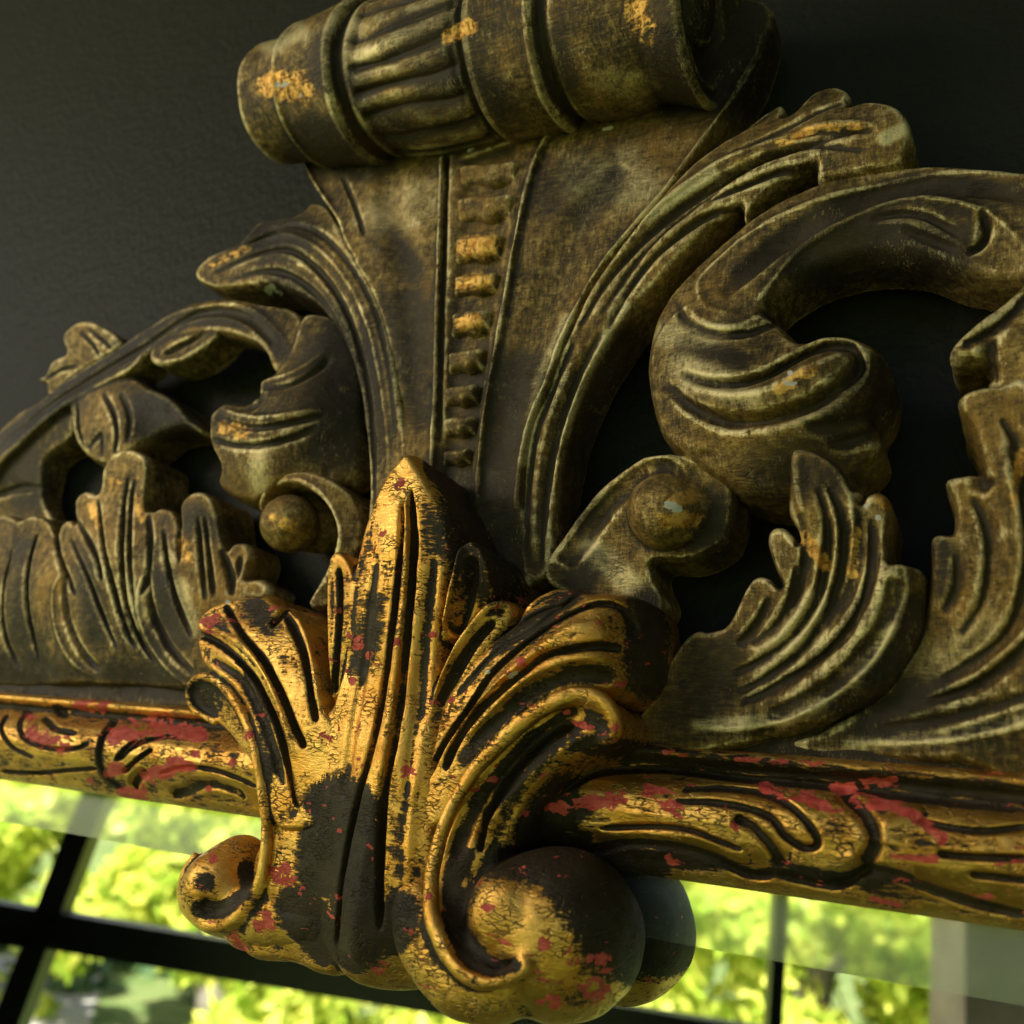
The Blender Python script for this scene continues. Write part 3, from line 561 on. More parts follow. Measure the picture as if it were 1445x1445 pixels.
# --- carving 6: console
GV = .068
c = Carving((400, 60, 1110, 860), (.8, 6.2), .07)
con_ctrl = [(420, 210, 3.3), (500, 280, 3.6), (600, 260, 3.6), (690, 220, 3.6), (820, 200, 3.7), (950, 200, 3.7), (1008, 185, 3.5), (1070, 80, 3.0), (960, 100, 3.2), (560, 480, 3.5), (660, 480, 3.6), (760, 430, 3.7), (840, 380, 3.8), (580, 620, 3.3), (650, 620, 3.3), (740, 600, 3.4), (650, 800, 2.8), (760, 780, 2.8), (530, 400, 3.9)]
ctr = P_(Z2, (705, 380), (685, 560), (662, 760), (640, 950), (625, 1120), (615, 1300))
c.plate([(415, 150), (415, 197), (430, 240), (450, 275), (475, 310), (490, 354), (521, 410), (544, 476), (558, 554), (562, 620), (565, 720), (600, 830), (740, 830), (745, 760), (738, 698), (748, 609), (776, 543), (803, 471), (848, 388), (903, 316), (958, 249), (1008, 185), (1042, 127), (1072, 72), (1078, 0), (900, 0), (600, 60)],
  con_ctrl, base=.8, k=.15, edge=(8, .12), strokes=[
  ('f', (46, 22), .34, ctr, .01),
  ('r', 4.2, .36, P_(Z2, (587, 395), (582, 600), (572, 900), (565, 1130), (560, 1300)), .02), ('g', 3, .2, P_(Z2, (600, 395), (592, 600), (582, 900), (575, 1130)), .02),
  ('r', 5, .36, P_(Z2, (872, 325), (830, 400), (800, 500), (770, 640), (740, 820), (712, 960), (690, 1100), (678, 1300)), .02),
  ('g', 30, .25, P_(Z2, (440, 400), (470, 600), (520, 850), (540, 1100))), ('g', 34, .3, P_(Z2, (1050, 420), (930, 580), (840, 800), (770, 1000), (730, 1200))),
  ('r', 5, .32, P_(Z2, (1390, 140), (1335, 240), (1180, 455), (1075, 580), (975, 705), (900, 850), (850, 980), (800, 1100), (775, 1300)), .02),
  ('r', 5, .26, P_(Z2, (215, 360), (250, 450), (300, 530), (350, 640))), ('g', 4, .14, P_(Z2, (330, 450), (360, 520), (385, 600)))])
console = finish(c, 'console', M_CREST, mirror)
# scalloped beads down the strip
def bead(cx, cy, hw, hh):
    b = Carving((cx - hw - 25, cy - hh - 25, cx + hw + 25, cy + hh + 25), (2.2, 5.6), .05)
    ww = b_h(cx, cy)
    hh *= 1.12; out = [(cx - hw * .95, cy - hh * .8), (cx - hw * .3, cy - hh * 1.05), (cx + hw * .4, cy - hh * 1.15), (cx + hw * .95, cy - hh * 1.2), (cx + hw * .98, cy - hh * .2), (cx + hw * .95, cy + hh * .6), (cx + hw * .5, cy + hh * .5), (cx + hw * .1, cy + hh * .95), (cx - hw * .35, cy + hh * .7), (cx - hw * .95, cy + hh * 1.15), (cx - hw * .98, cy + hh * .1)]
    b.plate(out, [(cx, cy, ww + .5), (cx - hw, cy, ww + .24), (cx + hw, cy, ww + .24), (cx, cy - hh, ww + .42), (cx, cy + hh, ww + .05)], base=ww - .7, k=.09, edge=(9, .22), closed_n=3)
    return finish(b, 'bead', M_CREST, console, it=5)
hcon = TPS(unproj(*np.array(con_ctrl).T)[:, :2], np.array(con_ctrl)[:, 2])
def b_h(x, y): return float(surf_pt(hcon, np.array([float(x)]), np.array([float(y)]))[0, 2]) - .16
for x, y, hw, hh in [(688, 246, 42, 16), (683, 294, 40, 17), (673, 351, 33, 18), (669, 401, 31, 15), (663, 455, 29, 16), (655, 509, 26, 15), (648, 558, 24, 14), (645, 602, 22, 13), (641, 645, 20, 12)]:
    bead(x, y, hw, hh)

# --- carving 7: the roll on top, a turned drum with bands, flutes and a spiral end
A0 = unproj(418, 144, 5.2); A1 = unproj(1000, 12, 5.3)
def roll():
    PAINT['groove'].clear()
    AX = A1 - A0; Lr = np.linalg.norm(AX); a = AX / Lr
    e2 = np.array([0, 0, 1.]) - a * a[2]; e2 /= np.linalg.norm(e2); e1 = np.cross(e2, a)   # e1 up, e2 out
    if e1[1] < 0: e1 = -e1
    def s_of(px):      # axis parameter of the place seen at pixel column px on the axis
        t = np.linspace(-.1, 1.1, 600); q = A0 + AX * t[:, None]; x, _ = proj(q); return np.interp(px, x, t) * Lr
    prof = [(386, 1.7), (388, 2.3), (392, 2.5), (400, 2.58), (420, 2.6), (435, 2.7), (448, 2.8), (453, 3.08), (459, 3.0), (490, 3.12), (522, 3.3), (530, 3.38), (536, 3.28), (540, 2.92), (545, 2.92), (553, 3.1), (600, 3.2), (640, 3.26), (690, 3.24), (702, 3.1), (707, 2.9), (712, 2.95), (717, 3.36), (724, 3.4), (760, 3.34), (796, 3.34), (804, 3.42), (809, 3.3), (815, 2.95), (821, 2.95), (829, 3.1), (870, 3.14), (915, 3.05), (940, 2.95), (960, 3.05), (985, 3.25), (998, 3.35), (1004, 3.3), (1006, 3.2)]
    xs = np.array([p[0] for p in prof], float); ss = np.array([s_of(x) for x in xs]); rs = np.array([p[1] for p in prof]) * 1.08
    n = 420; S = np.linspace(ss[0], ss[-1], n); Rr = np.interp(S, ss, rs)
    Rr = np.convolve(np.pad(Rr, 2, 'edge'), np.ones(3) / 3, 'same')[2:-2]
    th = np.linspace(0, 2 * np.pi, 361)[:-1]
    px_s = np.interp(S, ss, xs)
    rows = []
    fl = np.clip((px_s - 556) / 10, 0, 1) * np.clip((705 - px_s) / 8, 0, 1)
    for i in range(n):
        mid = (px_s[i] - 630) / 75
        wob = .05 * np.sin(px_s[i] * .043) + .04 * np.sin(th * 5)
        phase = th * 9 + .7 * mid ** 2 + .35 * mid + wob * 5 + .35 * np.sin(th * 3 + 1.2 * mid) + .2 * np.sin(th * 5 - 2.5 * mid)
        f = fl[i] * ((.15 + .05 * np.sin(th * 4 + 2 * mid)) * np.abs(np.sin(phase)) ** .8 - .18)
        lump = .03 * np.sin(th * 3 + S[i] * 1.3) + .02 * np.sin(th * 7 - S[i] * 2.1)
        r = Rr[i] + f * 1.6 + lump
        rows.append(A0 + a * S[i] + (np.cos(th) * r)[:, None] * e1 + (np.sin(th) * r)[:, None] * e2)
    # spiral end face
    send = S[-1]; m = 70
    for j in range(1, m):
        q = 1 - j / m; r = 3.2 * 1.08 * q
        sp = (r / 3.2 * 2.2 + th / (2 * np.pi)) % 1.0
        ridge = .22 * np.exp(-((sp - .5) / .16) ** 2) * min(1, q * 4) * min(1, (1 - q) * 6)
        dep = -.95 * np.sin(np.clip((1 - q) * 1.35, 0, 1) * np.pi / 2) + (.85 * math.sqrt(max(0, 1 - (q / .38) ** 2)) if q < .38 else 0)
        rows.append(A0 + a * (send + dep + ridge)[:, None] + (np.cos(th) * r)[:, None] * e1 + (np.sin(th) * r)[:, None] * e2)
    V = np.concatenate(rows); k = len(rows); T = len(th)
    i = np.arange(k - 1)[:, None] * T; j = np.arange(T)[None]; j2 = (j + 1) % T
    Q = np.stack([i + j, i + j2, i + T + j2, i + T + j], -1).reshape(-1, 4)
    # close the two tips
    V = np.vstack([V, A0 + a * S[0], A0 + a * (send - .1)]); 
    c0 = len(V) - 2; c1 = len(V) - 1
    q0 = np.stack([np.full(T, c0), (np.arange(T) + 1) % T, np.arange(T), np.arange(T)], 1)
    ca = cavity(V, Q, 40) * .45; at = paint_attr(V); at['cav'] = ca
    o = mesh_from('scroll_roll', toW(V), Q, M_CREST, mirror, at)
    # normals outward
    return o
roll_o = roll()

# --- carving 8: right plume of leaves beside the console
c = Carving((700, 100, 1310, 830), (.8, 5.2), GV)
c.plate([(735, 700), (745, 609), (773, 543), (800, 471), (845, 388), (900, 316), (960, 245), (1010, 200), (1060, 170), (1098, 146), (1108, 150), (1104, 163), (1122, 155), (1149, 129), (1180, 120), (1199, 130), (1196, 148), (1224, 141), (1257, 145), (1278, 160), (1288, 187), (1280, 210), (1269, 233), (1225, 240), (1160, 253), (1152, 246), (1150, 228), (1120, 240), (1070, 280), (1049, 312), (1043, 288), (1015, 305), (970, 350), (930, 395), (880, 450), (835, 520), (803, 600), (788, 680), (780, 760), (774, 810), (735, 810)],
  [(755, 700, 3.0), (745, 800, 2.8), (775, 600, 3.3), (800, 520, 3.5), (850, 430, 3.7), (920, 340, 3.8), (1000, 260, 3.8), (1060, 220, 3.9), (1150, 180, 4.1), (1250, 170, 4.3), (1285, 190, 4.0), (1265, 230, 3.8), (1190, 125, 3.6), (1100, 150, 3.3), (1040, 300, 3.6), (1150, 240, 3.8), (900, 400, 3.5), (830, 520, 3.3)],
  base=.8, k=.2, edge=(7, .15), asym=2.4, strokes=[
  ('r', 5, .3, [(820, 430), (850, 384), (880, 345), (915, 304), (962, 266), (1012, 232), (1064, 208), (1150, 182), (1210, 174)]),
  ('g', 4, .35, [(818, 465), (862, 392), (930, 318), (985, 275), (1050, 235), (1110, 212), (1200, 188), (1232, 186)]),
  ('g', 4, .3, P_(Z3, (-120, 830), (0, 645), (100, 535), (230, 430), (350, 345), (480, 285), (600, 258), (780, 275))),
  ('g', 4, .28, P_(Z3, (-100, 880), (0, 700), (120, 580), (250, 490), (350, 470))), ('g', 3.5, .25, P_(Z3, (220, 450), (380, 385), (500, 340), (610, 330))),
  ('r', 3.5, .16, P_(Z3, (250, 430), (380, 365), (500, 318), (605, 305))), ('r', 3.5, .16, P_(Z3, (60, 590), (200, 490), (340, 445))), ('g', 3, .2, P_(Z3, (300, 290), (480, 210), (600, 150), (700, 110))),
  ('g', 4, .2, P_(Z3, (160, 320), (300, 230), (450, 150))), ('g', 3.5, .22, P_(Z3, (500, 230), (640, 205), (790, 210))), ('r', 4, .2, P_(Z3, (560, 195), (700, 180), (800, 185))),
  ('g', 4, .25, [(765, 800), (772, 700), (785, 620), (812, 540), (850, 470)]), ('r', 4, .18, [(752, 800), (756, 700), (768, 620), (795, 540), (825, 480)]), ('g', 3.5, .22, [(742, 780), (746, 690), (757, 615), (783, 545), (812, 480)])])
plume_r = finish(c, 'leaf_plume', M_CREST, mirror)

# --- carving 9: left plume
c = Carving((265, 260, 600, 860), (.6, 4.8), GV)
c.plate([(275, 392), (278, 376), (300, 358), (335, 343), (350, 328), (365, 311), (400, 307), (425, 300), (440, 285), (462, 292), (478, 320), (495, 354), (523, 410), (546, 476), (561, 554), (571, 609), (575, 660), (585, 800), (520, 830), (500, 900), (490, 860), (512, 780), (520, 700), (513, 600), (508, 560), (495, 510), (470, 460), (440, 425), (400, 405), (380, 400), (340, 404), (300, 406)],
  [(280, 385, 3.4), (340, 350, 3.6), (400, 315, 3.3), (450, 295, 3.2), (420, 350, 3.8), (480, 370, 3.8), (520, 430, 3.7), (550, 550, 3.5), (570, 660, 3.2), (550, 800, 2.9), (340, 395, 3.4), (420, 405, 3.3), (480, 480, 3.2), (508, 560, 3.0), (515, 700, 2.8), (500, 850, 2.6)],
  base=.6, k=.2, edge=(7, .18), asym=-2.4, strokes=[
  ('r', 5, .2, [(285, 380), (340, 350), (400, 332), (440, 345), (475, 378), (505, 425), (525, 480), (538, 545), (546, 620), (548, 700)]), ('g', 4, .3, [(300, 385), (350, 362), (400, 350), (435, 366), (468, 402), (493, 447), (510, 500), (522, 560), (528, 640), (530, 720)]),
  ('g', 4, .22, [(330, 392), (380, 380), (420, 392), (455, 425), (483, 475), (500, 535)]), ('g', 4, .16, [(370, 325), (420, 318), (460, 335), (500, 380), (530, 440), (550, 520), (560, 620)]), ('g', 4, .25, [(345, 345), (375, 330), (400, 322)])])
plume_l = finish(c, 'leaf_plume', M_CREST, mirror)

# --- carving 10: right C-scroll with its turned leaf
c = Carving((890, 200, 1480, 720), (.6, 5.9), GV)
c.plate([(1520, 250), (1445, 237), (1370, 230), (1300, 229), (1200, 243), (1110, 275), (1030, 330), (960, 395), (922, 450), (908, 510), (915, 570), (935, 620), (1000, 640), (1060, 560), (1100, 480), (1080, 445), (1100, 412), (1149, 384), (1190, 370), (1232, 362), (1300, 364), (1357, 384), (1400, 392), (1440, 395), (1520, 400)],
  [(1520, 330, 3.8), (1445, 245, 3.5), (1300, 235, 3.5), (1190, 250, 3.5), (1100, 285, 3.5), (1020, 345, 3.5), (950, 420, 3.6), (915, 500, 3.6), (1445, 300, 3.8), (1300, 290, 3.9), (1170, 310, 4.1), (1090, 380, 4.2), (1060, 440, 4.3), (960, 500, 4.4), (1150, 375, 3.4), (1230, 360, 3.2), (1350, 380, 3.2), (1440, 390, 3.6), (960, 600, 4.4)],
  base=.9, thick=2.1, k=.25, edge=(14, .4), asym=-1.9, strokes=[
  ('r', 4.5, .24, P_(Z3, (1400, 370), (1200, 345), (1000, 348), (800, 385), (600, 445), (400, 545), (250, 665), (205, 730), (230, 800), (330, 835), (420, 820))),
  ('r', 4.5, .3, P_(Z3, (1330, 620), (1250, 530), (1180, 480), (1060, 445), (940, 432), (800, 462), (660, 532), (530, 632), (440, 740), (390, 800))),
  ('g', 14, .42, P_(Z3, (1300, 430), (1100, 400), (900, 405), (700, 470), (500, 580), (380, 680), (290, 770))),
  ('g', 4, .2, P_(Z3, (790, 500), (900, 480), (1000, 500), (1100, 560))), ('g', 4, .16, P_(Z3, (900, 530), (1000, 570), (1090, 610))), ('r', 5, .12, P_(Z3, (800, 520), (950, 510), (1060, 570), (1120, 600))),
  ('g', 4, .4, P_(Z3, (1170, 470), (1190, 530), (1170, 590), (1120, 620)))])
c.plate(P_(Z3, (130, 790), (210, 760), (330, 800), (400, 795), (480, 845), (555, 905), (640, 882), (740, 888), (825, 935), (858, 1030), (840, 1120), (805, 1190), (832, 1270), (820, 1320), (770, 1380), (740, 1440), (640, 1470), (400, 1460), (200, 1360), (110, 1280), (60, 1200), (30, 1080), (20, 960), (60, 860)),
  P_(Z3, (60, 900, 4.0), (40, 1080, 4.1), (100, 1270, 4.1), (250, 850, 4.5), (400, 820, 4.4), (480, 880, 4.3), (300, 1000, 5.0), (480, 1020, 5.2), (250, 1150, 5.0), (450, 1200, 5.1), (640, 950, 5.2), (750, 950, 4.9), (700, 1080, 5.2), (840, 1030, 3.9), (800, 1180, 3.8), (600, 1200, 4.8), (820, 1290, 3.4), (700, 1400, 3.2), (500, 1380, 3.9), (250, 1330, 4.1)),
  base=.9, k=.45, edge=(16, .35), asym=-1.9, strokes=[
  ('r', 5, .2, P_(Z3, (170, 800), (230, 860), (330, 870), (420, 830))), ('g', 4.5, .3, P_(Z3, (135, 790), (170, 850), (260, 890), (380, 885), (470, 850)), .08),
  ('g', 6.5, .5, P_(Z3, (150, 1020), (230, 1050), (330, 1050), (430, 1025), (540, 965), (630, 925), (710, 925), (745, 960), (755, 1010), (700, 1080)), .05),
  ('g', 6.5, .5, P_(Z3, (95, 1060), (180, 1130), (300, 1175), (420, 1170), (540, 1135), (640, 1085), (720, 1010), (745, 940)), .06),
  ('r', 13, .5, P_(Z3, (180, 1080), (320, 1110), (450, 1090), (600, 1010), (700, 960))), ('g', 7, .42, P_(Z3, (560, 1195), (680, 1190), (780, 1150), (840, 1060))), ('g', 6, .42, P_(Z3, (640, 1260), (740, 1230), (800, 1200))), ('r', 5, .15, P_(Z3, (790, 1200), (825, 1270), (800, 1340), (750, 1400)))])
c.plate(P_(Z3, (1400, 560), (1313, 700), (1230, 790), (1150, 850), (1062, 930), (1070, 975), (1120, 985), (1180, 985), (1198, 1020), (1200, 1070), (1400, 1080)),
  P_(Z3, (1400, 650, 4.2), (1230, 800, 4.1), (1065, 940, 4.2), (1190, 1040, 3.8), (1400, 1000, 4.3), (1250, 900, 4.4)), base=.9, k=.2, edge=(8, .25), asym=-1.9, strokes=[('g', 5, .25, P_(Z3, (1100, 930), (1180, 890), (1270, 820), (1340, 740))), ('r', 4, .15, P_(Z3, (1080, 925), (1160, 865), (1250, 795))), ('g', 6, .3, P_(Z3, (1210, 900), (1200, 960), (1220, 1060)))])
scroll_r = finish(c, 'c_scroll', M_CREST, mirror)

# --- carving 11: small right volute under it
c = Carving((760, 620, 1070, 900), (.5, 5.7), .06)
c.plate(P_(Z1, (880, 360), (930, 250), (990, 165), (1050, 105), (1130, 70), (1197, 66)) + P_(Z4, (200, 112), (290, 150), (350, 230), (330, 420), (200, 500), (60, 505), (60, 570), (100, 660), (60, 720), (-60, 690), (-250, 640)),
  [(780, 800, 3.2), (830, 700, 3.7), (900, 650, 4.0), (960, 645, 4.0), (1010, 670, 3.6), (900, 800, 3.1), (860, 760, 3.0), (930, 840, 2.8), (1000, 760, 3.0)], base=.8, k=.2, edge=(6, .15), asym=2.6, strokes=[('r', 4, .25, P_(Z1, (905, 330), (955, 235), (1020, 155), (1100, 95), (1180, 78)) + P_(Z4, (130, 125), (175, 160), (185, 210))), ('g', 18, .45, P_(Z1, (940, 340), (990, 250), (1060, 160), (1140, 120)))])
c.chain([(958, 722, 2.5, 1.62), (985, 722, 1.8, 1.7)], k=.15)
c.chain(P_(Z4, (-20, 260, 4.6, .3), (20, 170, 4.7, .28), (100, 135, 4.7, .22), (160, 150, 4.6, .16)), k=.1, sub=True)
c.chain([(940, 722, 3.25, 1.33), (944, 724, 3.1, 1.36)], k=.08)
vols_r = finish(c, 'small_volute', M_CREST, scroll_r)

# --- carving 12: right upright acanthus
c = Carving((900, 620, 1330, 1080), (.5, 5.4), .06)
c.plate(P_(Z4, (575, 90), (640, 84), (700, 108), (760, 165), (800, 235), (830, 238), (832, 290), (855, 258), (900, 246), (938, 275), (943, 340), (935, 430), (940, 505), (990, 508), (1060, 530), (1088, 600), (1080, 750), (1020, 890), (930, 990), (780, 1080), (600, 1140), (400, 1200), (150, 1230), (-50, 1180), (60, 1000), (120, 860), (200, 770), (260, 770), (320, 750), (360, 690), (395, 610), (430, 565), (480, 563), (520, 600), (530, 590), (500, 510), (480, 430), (495, 385), (540, 378), (575, 405), (598, 440), (595, 390), (563, 320), (568, 200)),
  P_(Z4, (580, 100, 4.5), (700, 120, 4.4), (800, 250, 4.1), (640, 300, 4.4), (760, 400, 4.2), (900, 260, 4.0), (930, 450, 3.8), (500, 400, 3.9), (550, 560, 3.7), (450, 580, 3.3), (380, 720, 3.0), (260, 790, 2.6), (650, 650, 3.7), (800, 650, 3.5), (980, 560, 4.1), (940, 760, 3.9), (1080, 650, 2.9), (1000, 880, 2.8), (800, 1060, 2.5), (500, 850, 3.0), (700, 850, 3.2), (800, 950, 3.6), (600, 1080, 3.2), (400, 1130, 2.8), (200, 1110, 2.4), (200, 950, 2.3), (400, 1000, 2.5), (500, 1160, 2.2), (100, 1200, 2.0)),
  base=.7, k=.18, edge=(7, .18), asym=2.6, strokes=[
  ('g', 4, .34, P_(Z4, (670, 230), (698, 330), (705, 420), (690, 540), (655, 660), (570, 780), (460, 870), (350, 930)), .08),
  ('g', 4, .34, P_(Z4, (710, 230), (752, 330), (762, 420), (745, 560), (700, 690), (605, 830), (490, 930), (370, 1000)), .08),
  ('r', 5, .2, P_(Z4, (690, 230), (726, 340), (732, 430), (716, 560), (675, 680), (590, 800), (470, 905)), .08),
  ('g', 4.5, .32, P_(Z4, (868, 340), (870, 500), (832, 660), (755, 790), (640, 890), (500, 980), (380, 1040)), .08), ('r', 4.5, .18, P_(Z4, (905, 520), (880, 640), (810, 780), (700, 890), (560, 980))),
  ('g', 9, .3, P_(Z4, (950, 560), (930, 680), (870, 800), (760, 920), (640, 1010), (480, 1080)), .08),
  ('r', 4.5, .34, P_(Z4, (960, 525), (1005, 540), (1003, 640), (955, 760), (885, 875), (785, 975), (655, 1060), (520, 1115), (350, 1138), (200, 1122)), .05),
  ('g', 4.5, .28, P_(Z4, (592, 520), (570, 640), (510, 740), (420, 820)), .1), ('g', 5, .26, P_(Z4, (490, 640), (440, 740), (370, 820)), .1), ('g', 4, .2, P_(Z4, (600, 330), (620, 440), (610, 560), (560, 680))), ('r', 4, .14, P_(Z4, (590, 120), (600, 250), (620, 330))), ('r', 5, .2, P_(Z4, (760, 180), (800, 300), (815, 440))), ('g', 5, .2, P_(Z4, (820, 300), (815, 480), (780, 620), (700, 760)))])
ac_r = finish(c, 'acanthus_leaf', M_CREST, mirror)

# --- carving 13: acanthus at the right edge
c = Carving((1130, 520, 1480, 1110), (.5, 5.6), .062)
c.plate(P_(KG, (1500, 560), (1300, 558), (1150, 580), (1065, 640), (1080, 720), (1130, 800), (1170, 900), (1200, 1000), (1205, 1060), (1100, 1070), (1020, 1085), (985, 1110), (1010, 1180), (1040, 1290), (1035, 1400)) + P_(Z4, (1140, 398), (1105, 405), (1092, 440), (1090, 560), (1060, 760), (960, 930), (850, 1040), (700, 1130), (560, 1180), (620, 1230), (900, 1250), (1200, 1260), (1560, 1300), (1560, 300)),
  P_(Z4, (1260, 20, 4.6), (1400, -10, 4.8), (1520, 200, 4.8), (1330, 150, 4.6), (1160, 200, 4.2), (1250, 300, 4.1), (1110, 420, 3.8), (1180, 560, 3.6), (1350, 500, 4.2), (1500, 600, 4.3), (1300, 760, 3.5), (1150, 800, 3.0), (1050, 950, 2.6), (1250, 950, 2.9), (1445, 850, 3.6), (900, 1100, 2.1), (700, 1190, 2.0), (1000, 1190, 2.4), (1200, 1190, 2.6), (1445, 1120, 3.0), (1445, 1250, 2.3), (900, 1240, 1.9), (1560, 900, 3.8)),
  base=.7, k=.2, edge=(9, .22), asym=2.6, strokes=[
  ('g', 4.5, .3, P_(Z4, (1250, 270), (1295, 360), (1310, 480), (1285, 650), (1200, 790)), .08), ('g', 5, .36, P_(Z4, (1380, 60), (1420, 200), (1460, 400), (1440, 600), (1390, 740), (1290, 850), (1130, 950)), .06), ('g', 4, .28, P_(Z4, (1480, 780), (1380, 880), (1250, 970), (1080, 1030)), .08),
  ('r', 4, .24, P_(Z4, (1480, 730), (1370, 850), (1250, 945), (1080, 1020)), .08), ('r', 4, .26, P_(Z4, (1560, 1020), (1400, 1060), (1250, 1110), (1100, 1145)), .08), ('r', 4.5, .3, P_(Z4, (1560, 1080), (1400, 1135), (1250, 1165), (1050, 1185), (800, 1190)), .05),
  ('g', 10, .25, P_(Z4, (1500, 1000), (1300, 1060), (1100, 1110), (900, 1140))), ('g', 4, .24, P_(Z4, (1190, 480), (1185, 600), (1140, 700)), .1), ('g', 9, .2, P_(Z4, (1360, 420), (1370, 560), (1320, 720), (1220, 840))), ('g', 4, .26, P_(KG, (1310, 760), (1390, 900), (1430, 1050), (1450, 1200)), .1), ('g', 5, .3, P_(Z4, (1335, 220), (1300, 200), (1290, 170)))])
ac_r2 = finish(c, 'acanthus_leaf', M_CREST, mirror)

# --- carving 14: left C-scroll, its bud, turned leaf and lip
c = Carving((-60, 400, 540, 760), (.4, 4.9), .078)
c.plate(P_(Z5, (-80, 580), (0, 492), (60, 440), (150, 380), (230, 310), (300, 268), (380, 230), (450, 180), (520, 130), (590, 90), (660, 62), (760, 45), (880, 60), (1000, 90), (1050, 200), (1000, 300), (930, 300), (900, 235), (850, 195), (740, 165), (600, 180), (500, 245), (440, 300), (330, 355), (200, 430), (100, 515), (0, 610), (-80, 700)),
  P_(Z5, (-80, 640, 2.6), (0, 550, 2.7), (150, 420, 2.9), (300, 310, 3.1), (450, 230, 3.2), (600, 130, 3.3), (760, 90, 3.4), (900, 150, 3.3), (980, 230, 3.3), (1000, 120, 3.0)), base=.5, thick=1.7, k=.2, edge=(9, .28), asym=-1.9, strokes=[('r', 4, .18, P_(Z5, (0, 510), (150, 395), (300, 285), (450, 195), (600, 105), (760, 68), (870, 95), (950, 170), (985, 230))), ('r', 4, .2, P_(Z5, (-40, 640), (80, 520), (200, 425), (330, 350), (440, 290), (500, 225), (620, 145), (740, 115), (830, 140), (900, 210), (930, 280))), ('g', 8, .25, P_(Z5, (0, 555), (150, 425), (320, 310), (480, 215), (640, 110), (760, 90), (860, 125), (940, 210)))])
c.plate(P_(Z5, (-80, 660), (0, 600), (100, 515), (240, 425), (245, 520), (160, 585), (142, 660), (150, 740), (180, 810), (100, 830), (0, 800), (-80, 800)), P_(Z5, (-60, 700, 2.2), (100, 560, 2.4), (200, 480, 2.5), (150, 750, 1.7), (0, 780, 1.8)), base=.5, k=.25, edge=(10, .3), asym=-1.9, strokes=[('g', 6, .25, P_(Z5, (-50, 730), (60, 690), (140, 690)))])
c.plate(P_(Z5, (240, 390), (237, 470), (255, 545), (310, 605), (370, 620), (420, 590), (500, 540), (560, 505), (620, 488), (664, 495), (640, 450), (580, 385), (500, 345), (440, 310), (330, 350)),
  P_(Z5, (245, 450, 3.0), (330, 400, 3.4), (330, 560, 3.1), (430, 500, 3.3), (440, 330, 3.0), (560, 420, 3.0), (660, 490, 3.2), (500, 520, 2.7)), base=.5, k=.3, edge=(12, .35), asym=-1.9, strokes=[('g', 4, .28, P_(Z5, (262, 400), (265, 480), (285, 560))), ('g', 4, .28, P_(Z5, (350, 370), (385, 440), (395, 510), (390, 580))), ('g', 4, .2, P_(Z5, (410, 370), (440, 450), (430, 540))), ('g', 5, .2, P_(Z5, (300, 560), (340, 510), (350, 590))), ('r', 4, .18, P_(Z5, (500, 360), (590, 410), (650, 490)))])
c.plate(P_(Z5, (508, 245), (530, 198), (610, 162), (745, 150), (715, 195), (640, 248), (575, 272), (525, 272)), P_(Z5, (515, 240, 3.5), (740, 152, 3.3), (580, 265, 3.6), (610, 170, 3.3)), base=1.5, k=.15, edge=(4, .08), asym=-1.9, strokes=[('g', (9, 4), .35, P_(Z5, (555, 235), (620, 200), (690, 170))), ('r', 3, .12, P_(Z5, (515, 240), (540, 262), (600, 258), (660, 225), (730, 165)))])
c.plate(P_(Z5, (980, 230), (930, 300), (880, 330), (865, 382), (810, 398), (760, 396), (710, 440), (700, 490), (712, 560), (742, 620), (730, 680), (770, 720), (840, 745), (900, 730), (1000, 660), (1140, 690), (1220, 650), (1240, 450), (1230, 250), (1150, 120), (1030, 100)),
  P_(Z5, (930, 310, 3.6), (1000, 240, 3.4), (1100, 200, 3.2), (1200, 300, 2.4), (1220, 500, 2.0), (1180, 650, 2.0), (870, 390, 3.9), (740, 430, 3.8), (720, 520, 3.8), (850, 500, 4.3), (1000, 400, 3.9), (1100, 450, 3.2), (760, 640, 3.5), (900, 620, 4.0), (1050, 600, 3.1), (850, 740, 3.1)), base=.5, k=.35, edge=(10, .3), asym=-1.9, strokes=[('r', 5, .22, P_(Z5, (880, 335), (980, 310), (1060, 265), (1110, 225))), ('g', 4, .25, P_(Z5, (890, 360), (1000, 335), (1080, 285), (1120, 250))), ('r', 5, .24, P_(Z5, (745, 420), (850, 455), (980, 445), (1100, 425))), ('g', 4, .26, P_(Z5, (730, 450), (850, 485), (980, 470), (1110, 440))), ('g', 4, .26, P_(Z5, (720, 525), (800, 545), (900, 540), (1000, 515), (1080, 480))), ('g', 8, .25, P_(Z5, (760, 400), (860, 410), (880, 370)))])
scroll_l = finish(c, 'c_scroll', M_CREST, mirror)
# small sprig behind the left scroll
c = Carving((30, 440, 180, 560), (.3, 3.4), .08)
c.plate(P_(Z5, (108, 322), (150, 310), (180, 262), (225, 235), (213, 180), (255, 135), (325, 133), (410, 200), (330, 260), (250, 310), (170, 380), (150, 335)), P_(Z5, (120, 320, 1.9), (230, 200, 2.5), (300, 140, 2.6), (400, 200, 2.4), (200, 330, 2.0)), base=.5, k=.15, edge=(5, .15), asym=-1.9, strokes=[('g', 3, .2, P_(Z5, (270, 160), (320, 210), (340, 250))), ('g', 3, .2, P_(Z5, (300, 150), (360, 200), (380, 220))), ('r', 3, .15, P_(Z5, (225, 200), (260, 250), (300, 270))), ('g', 3, .2, P_(Z5, (150, 325), (210, 290), (260, 280)))])
sprig = finish(c, 'leaf_sprig', M_CREST, scroll_l)

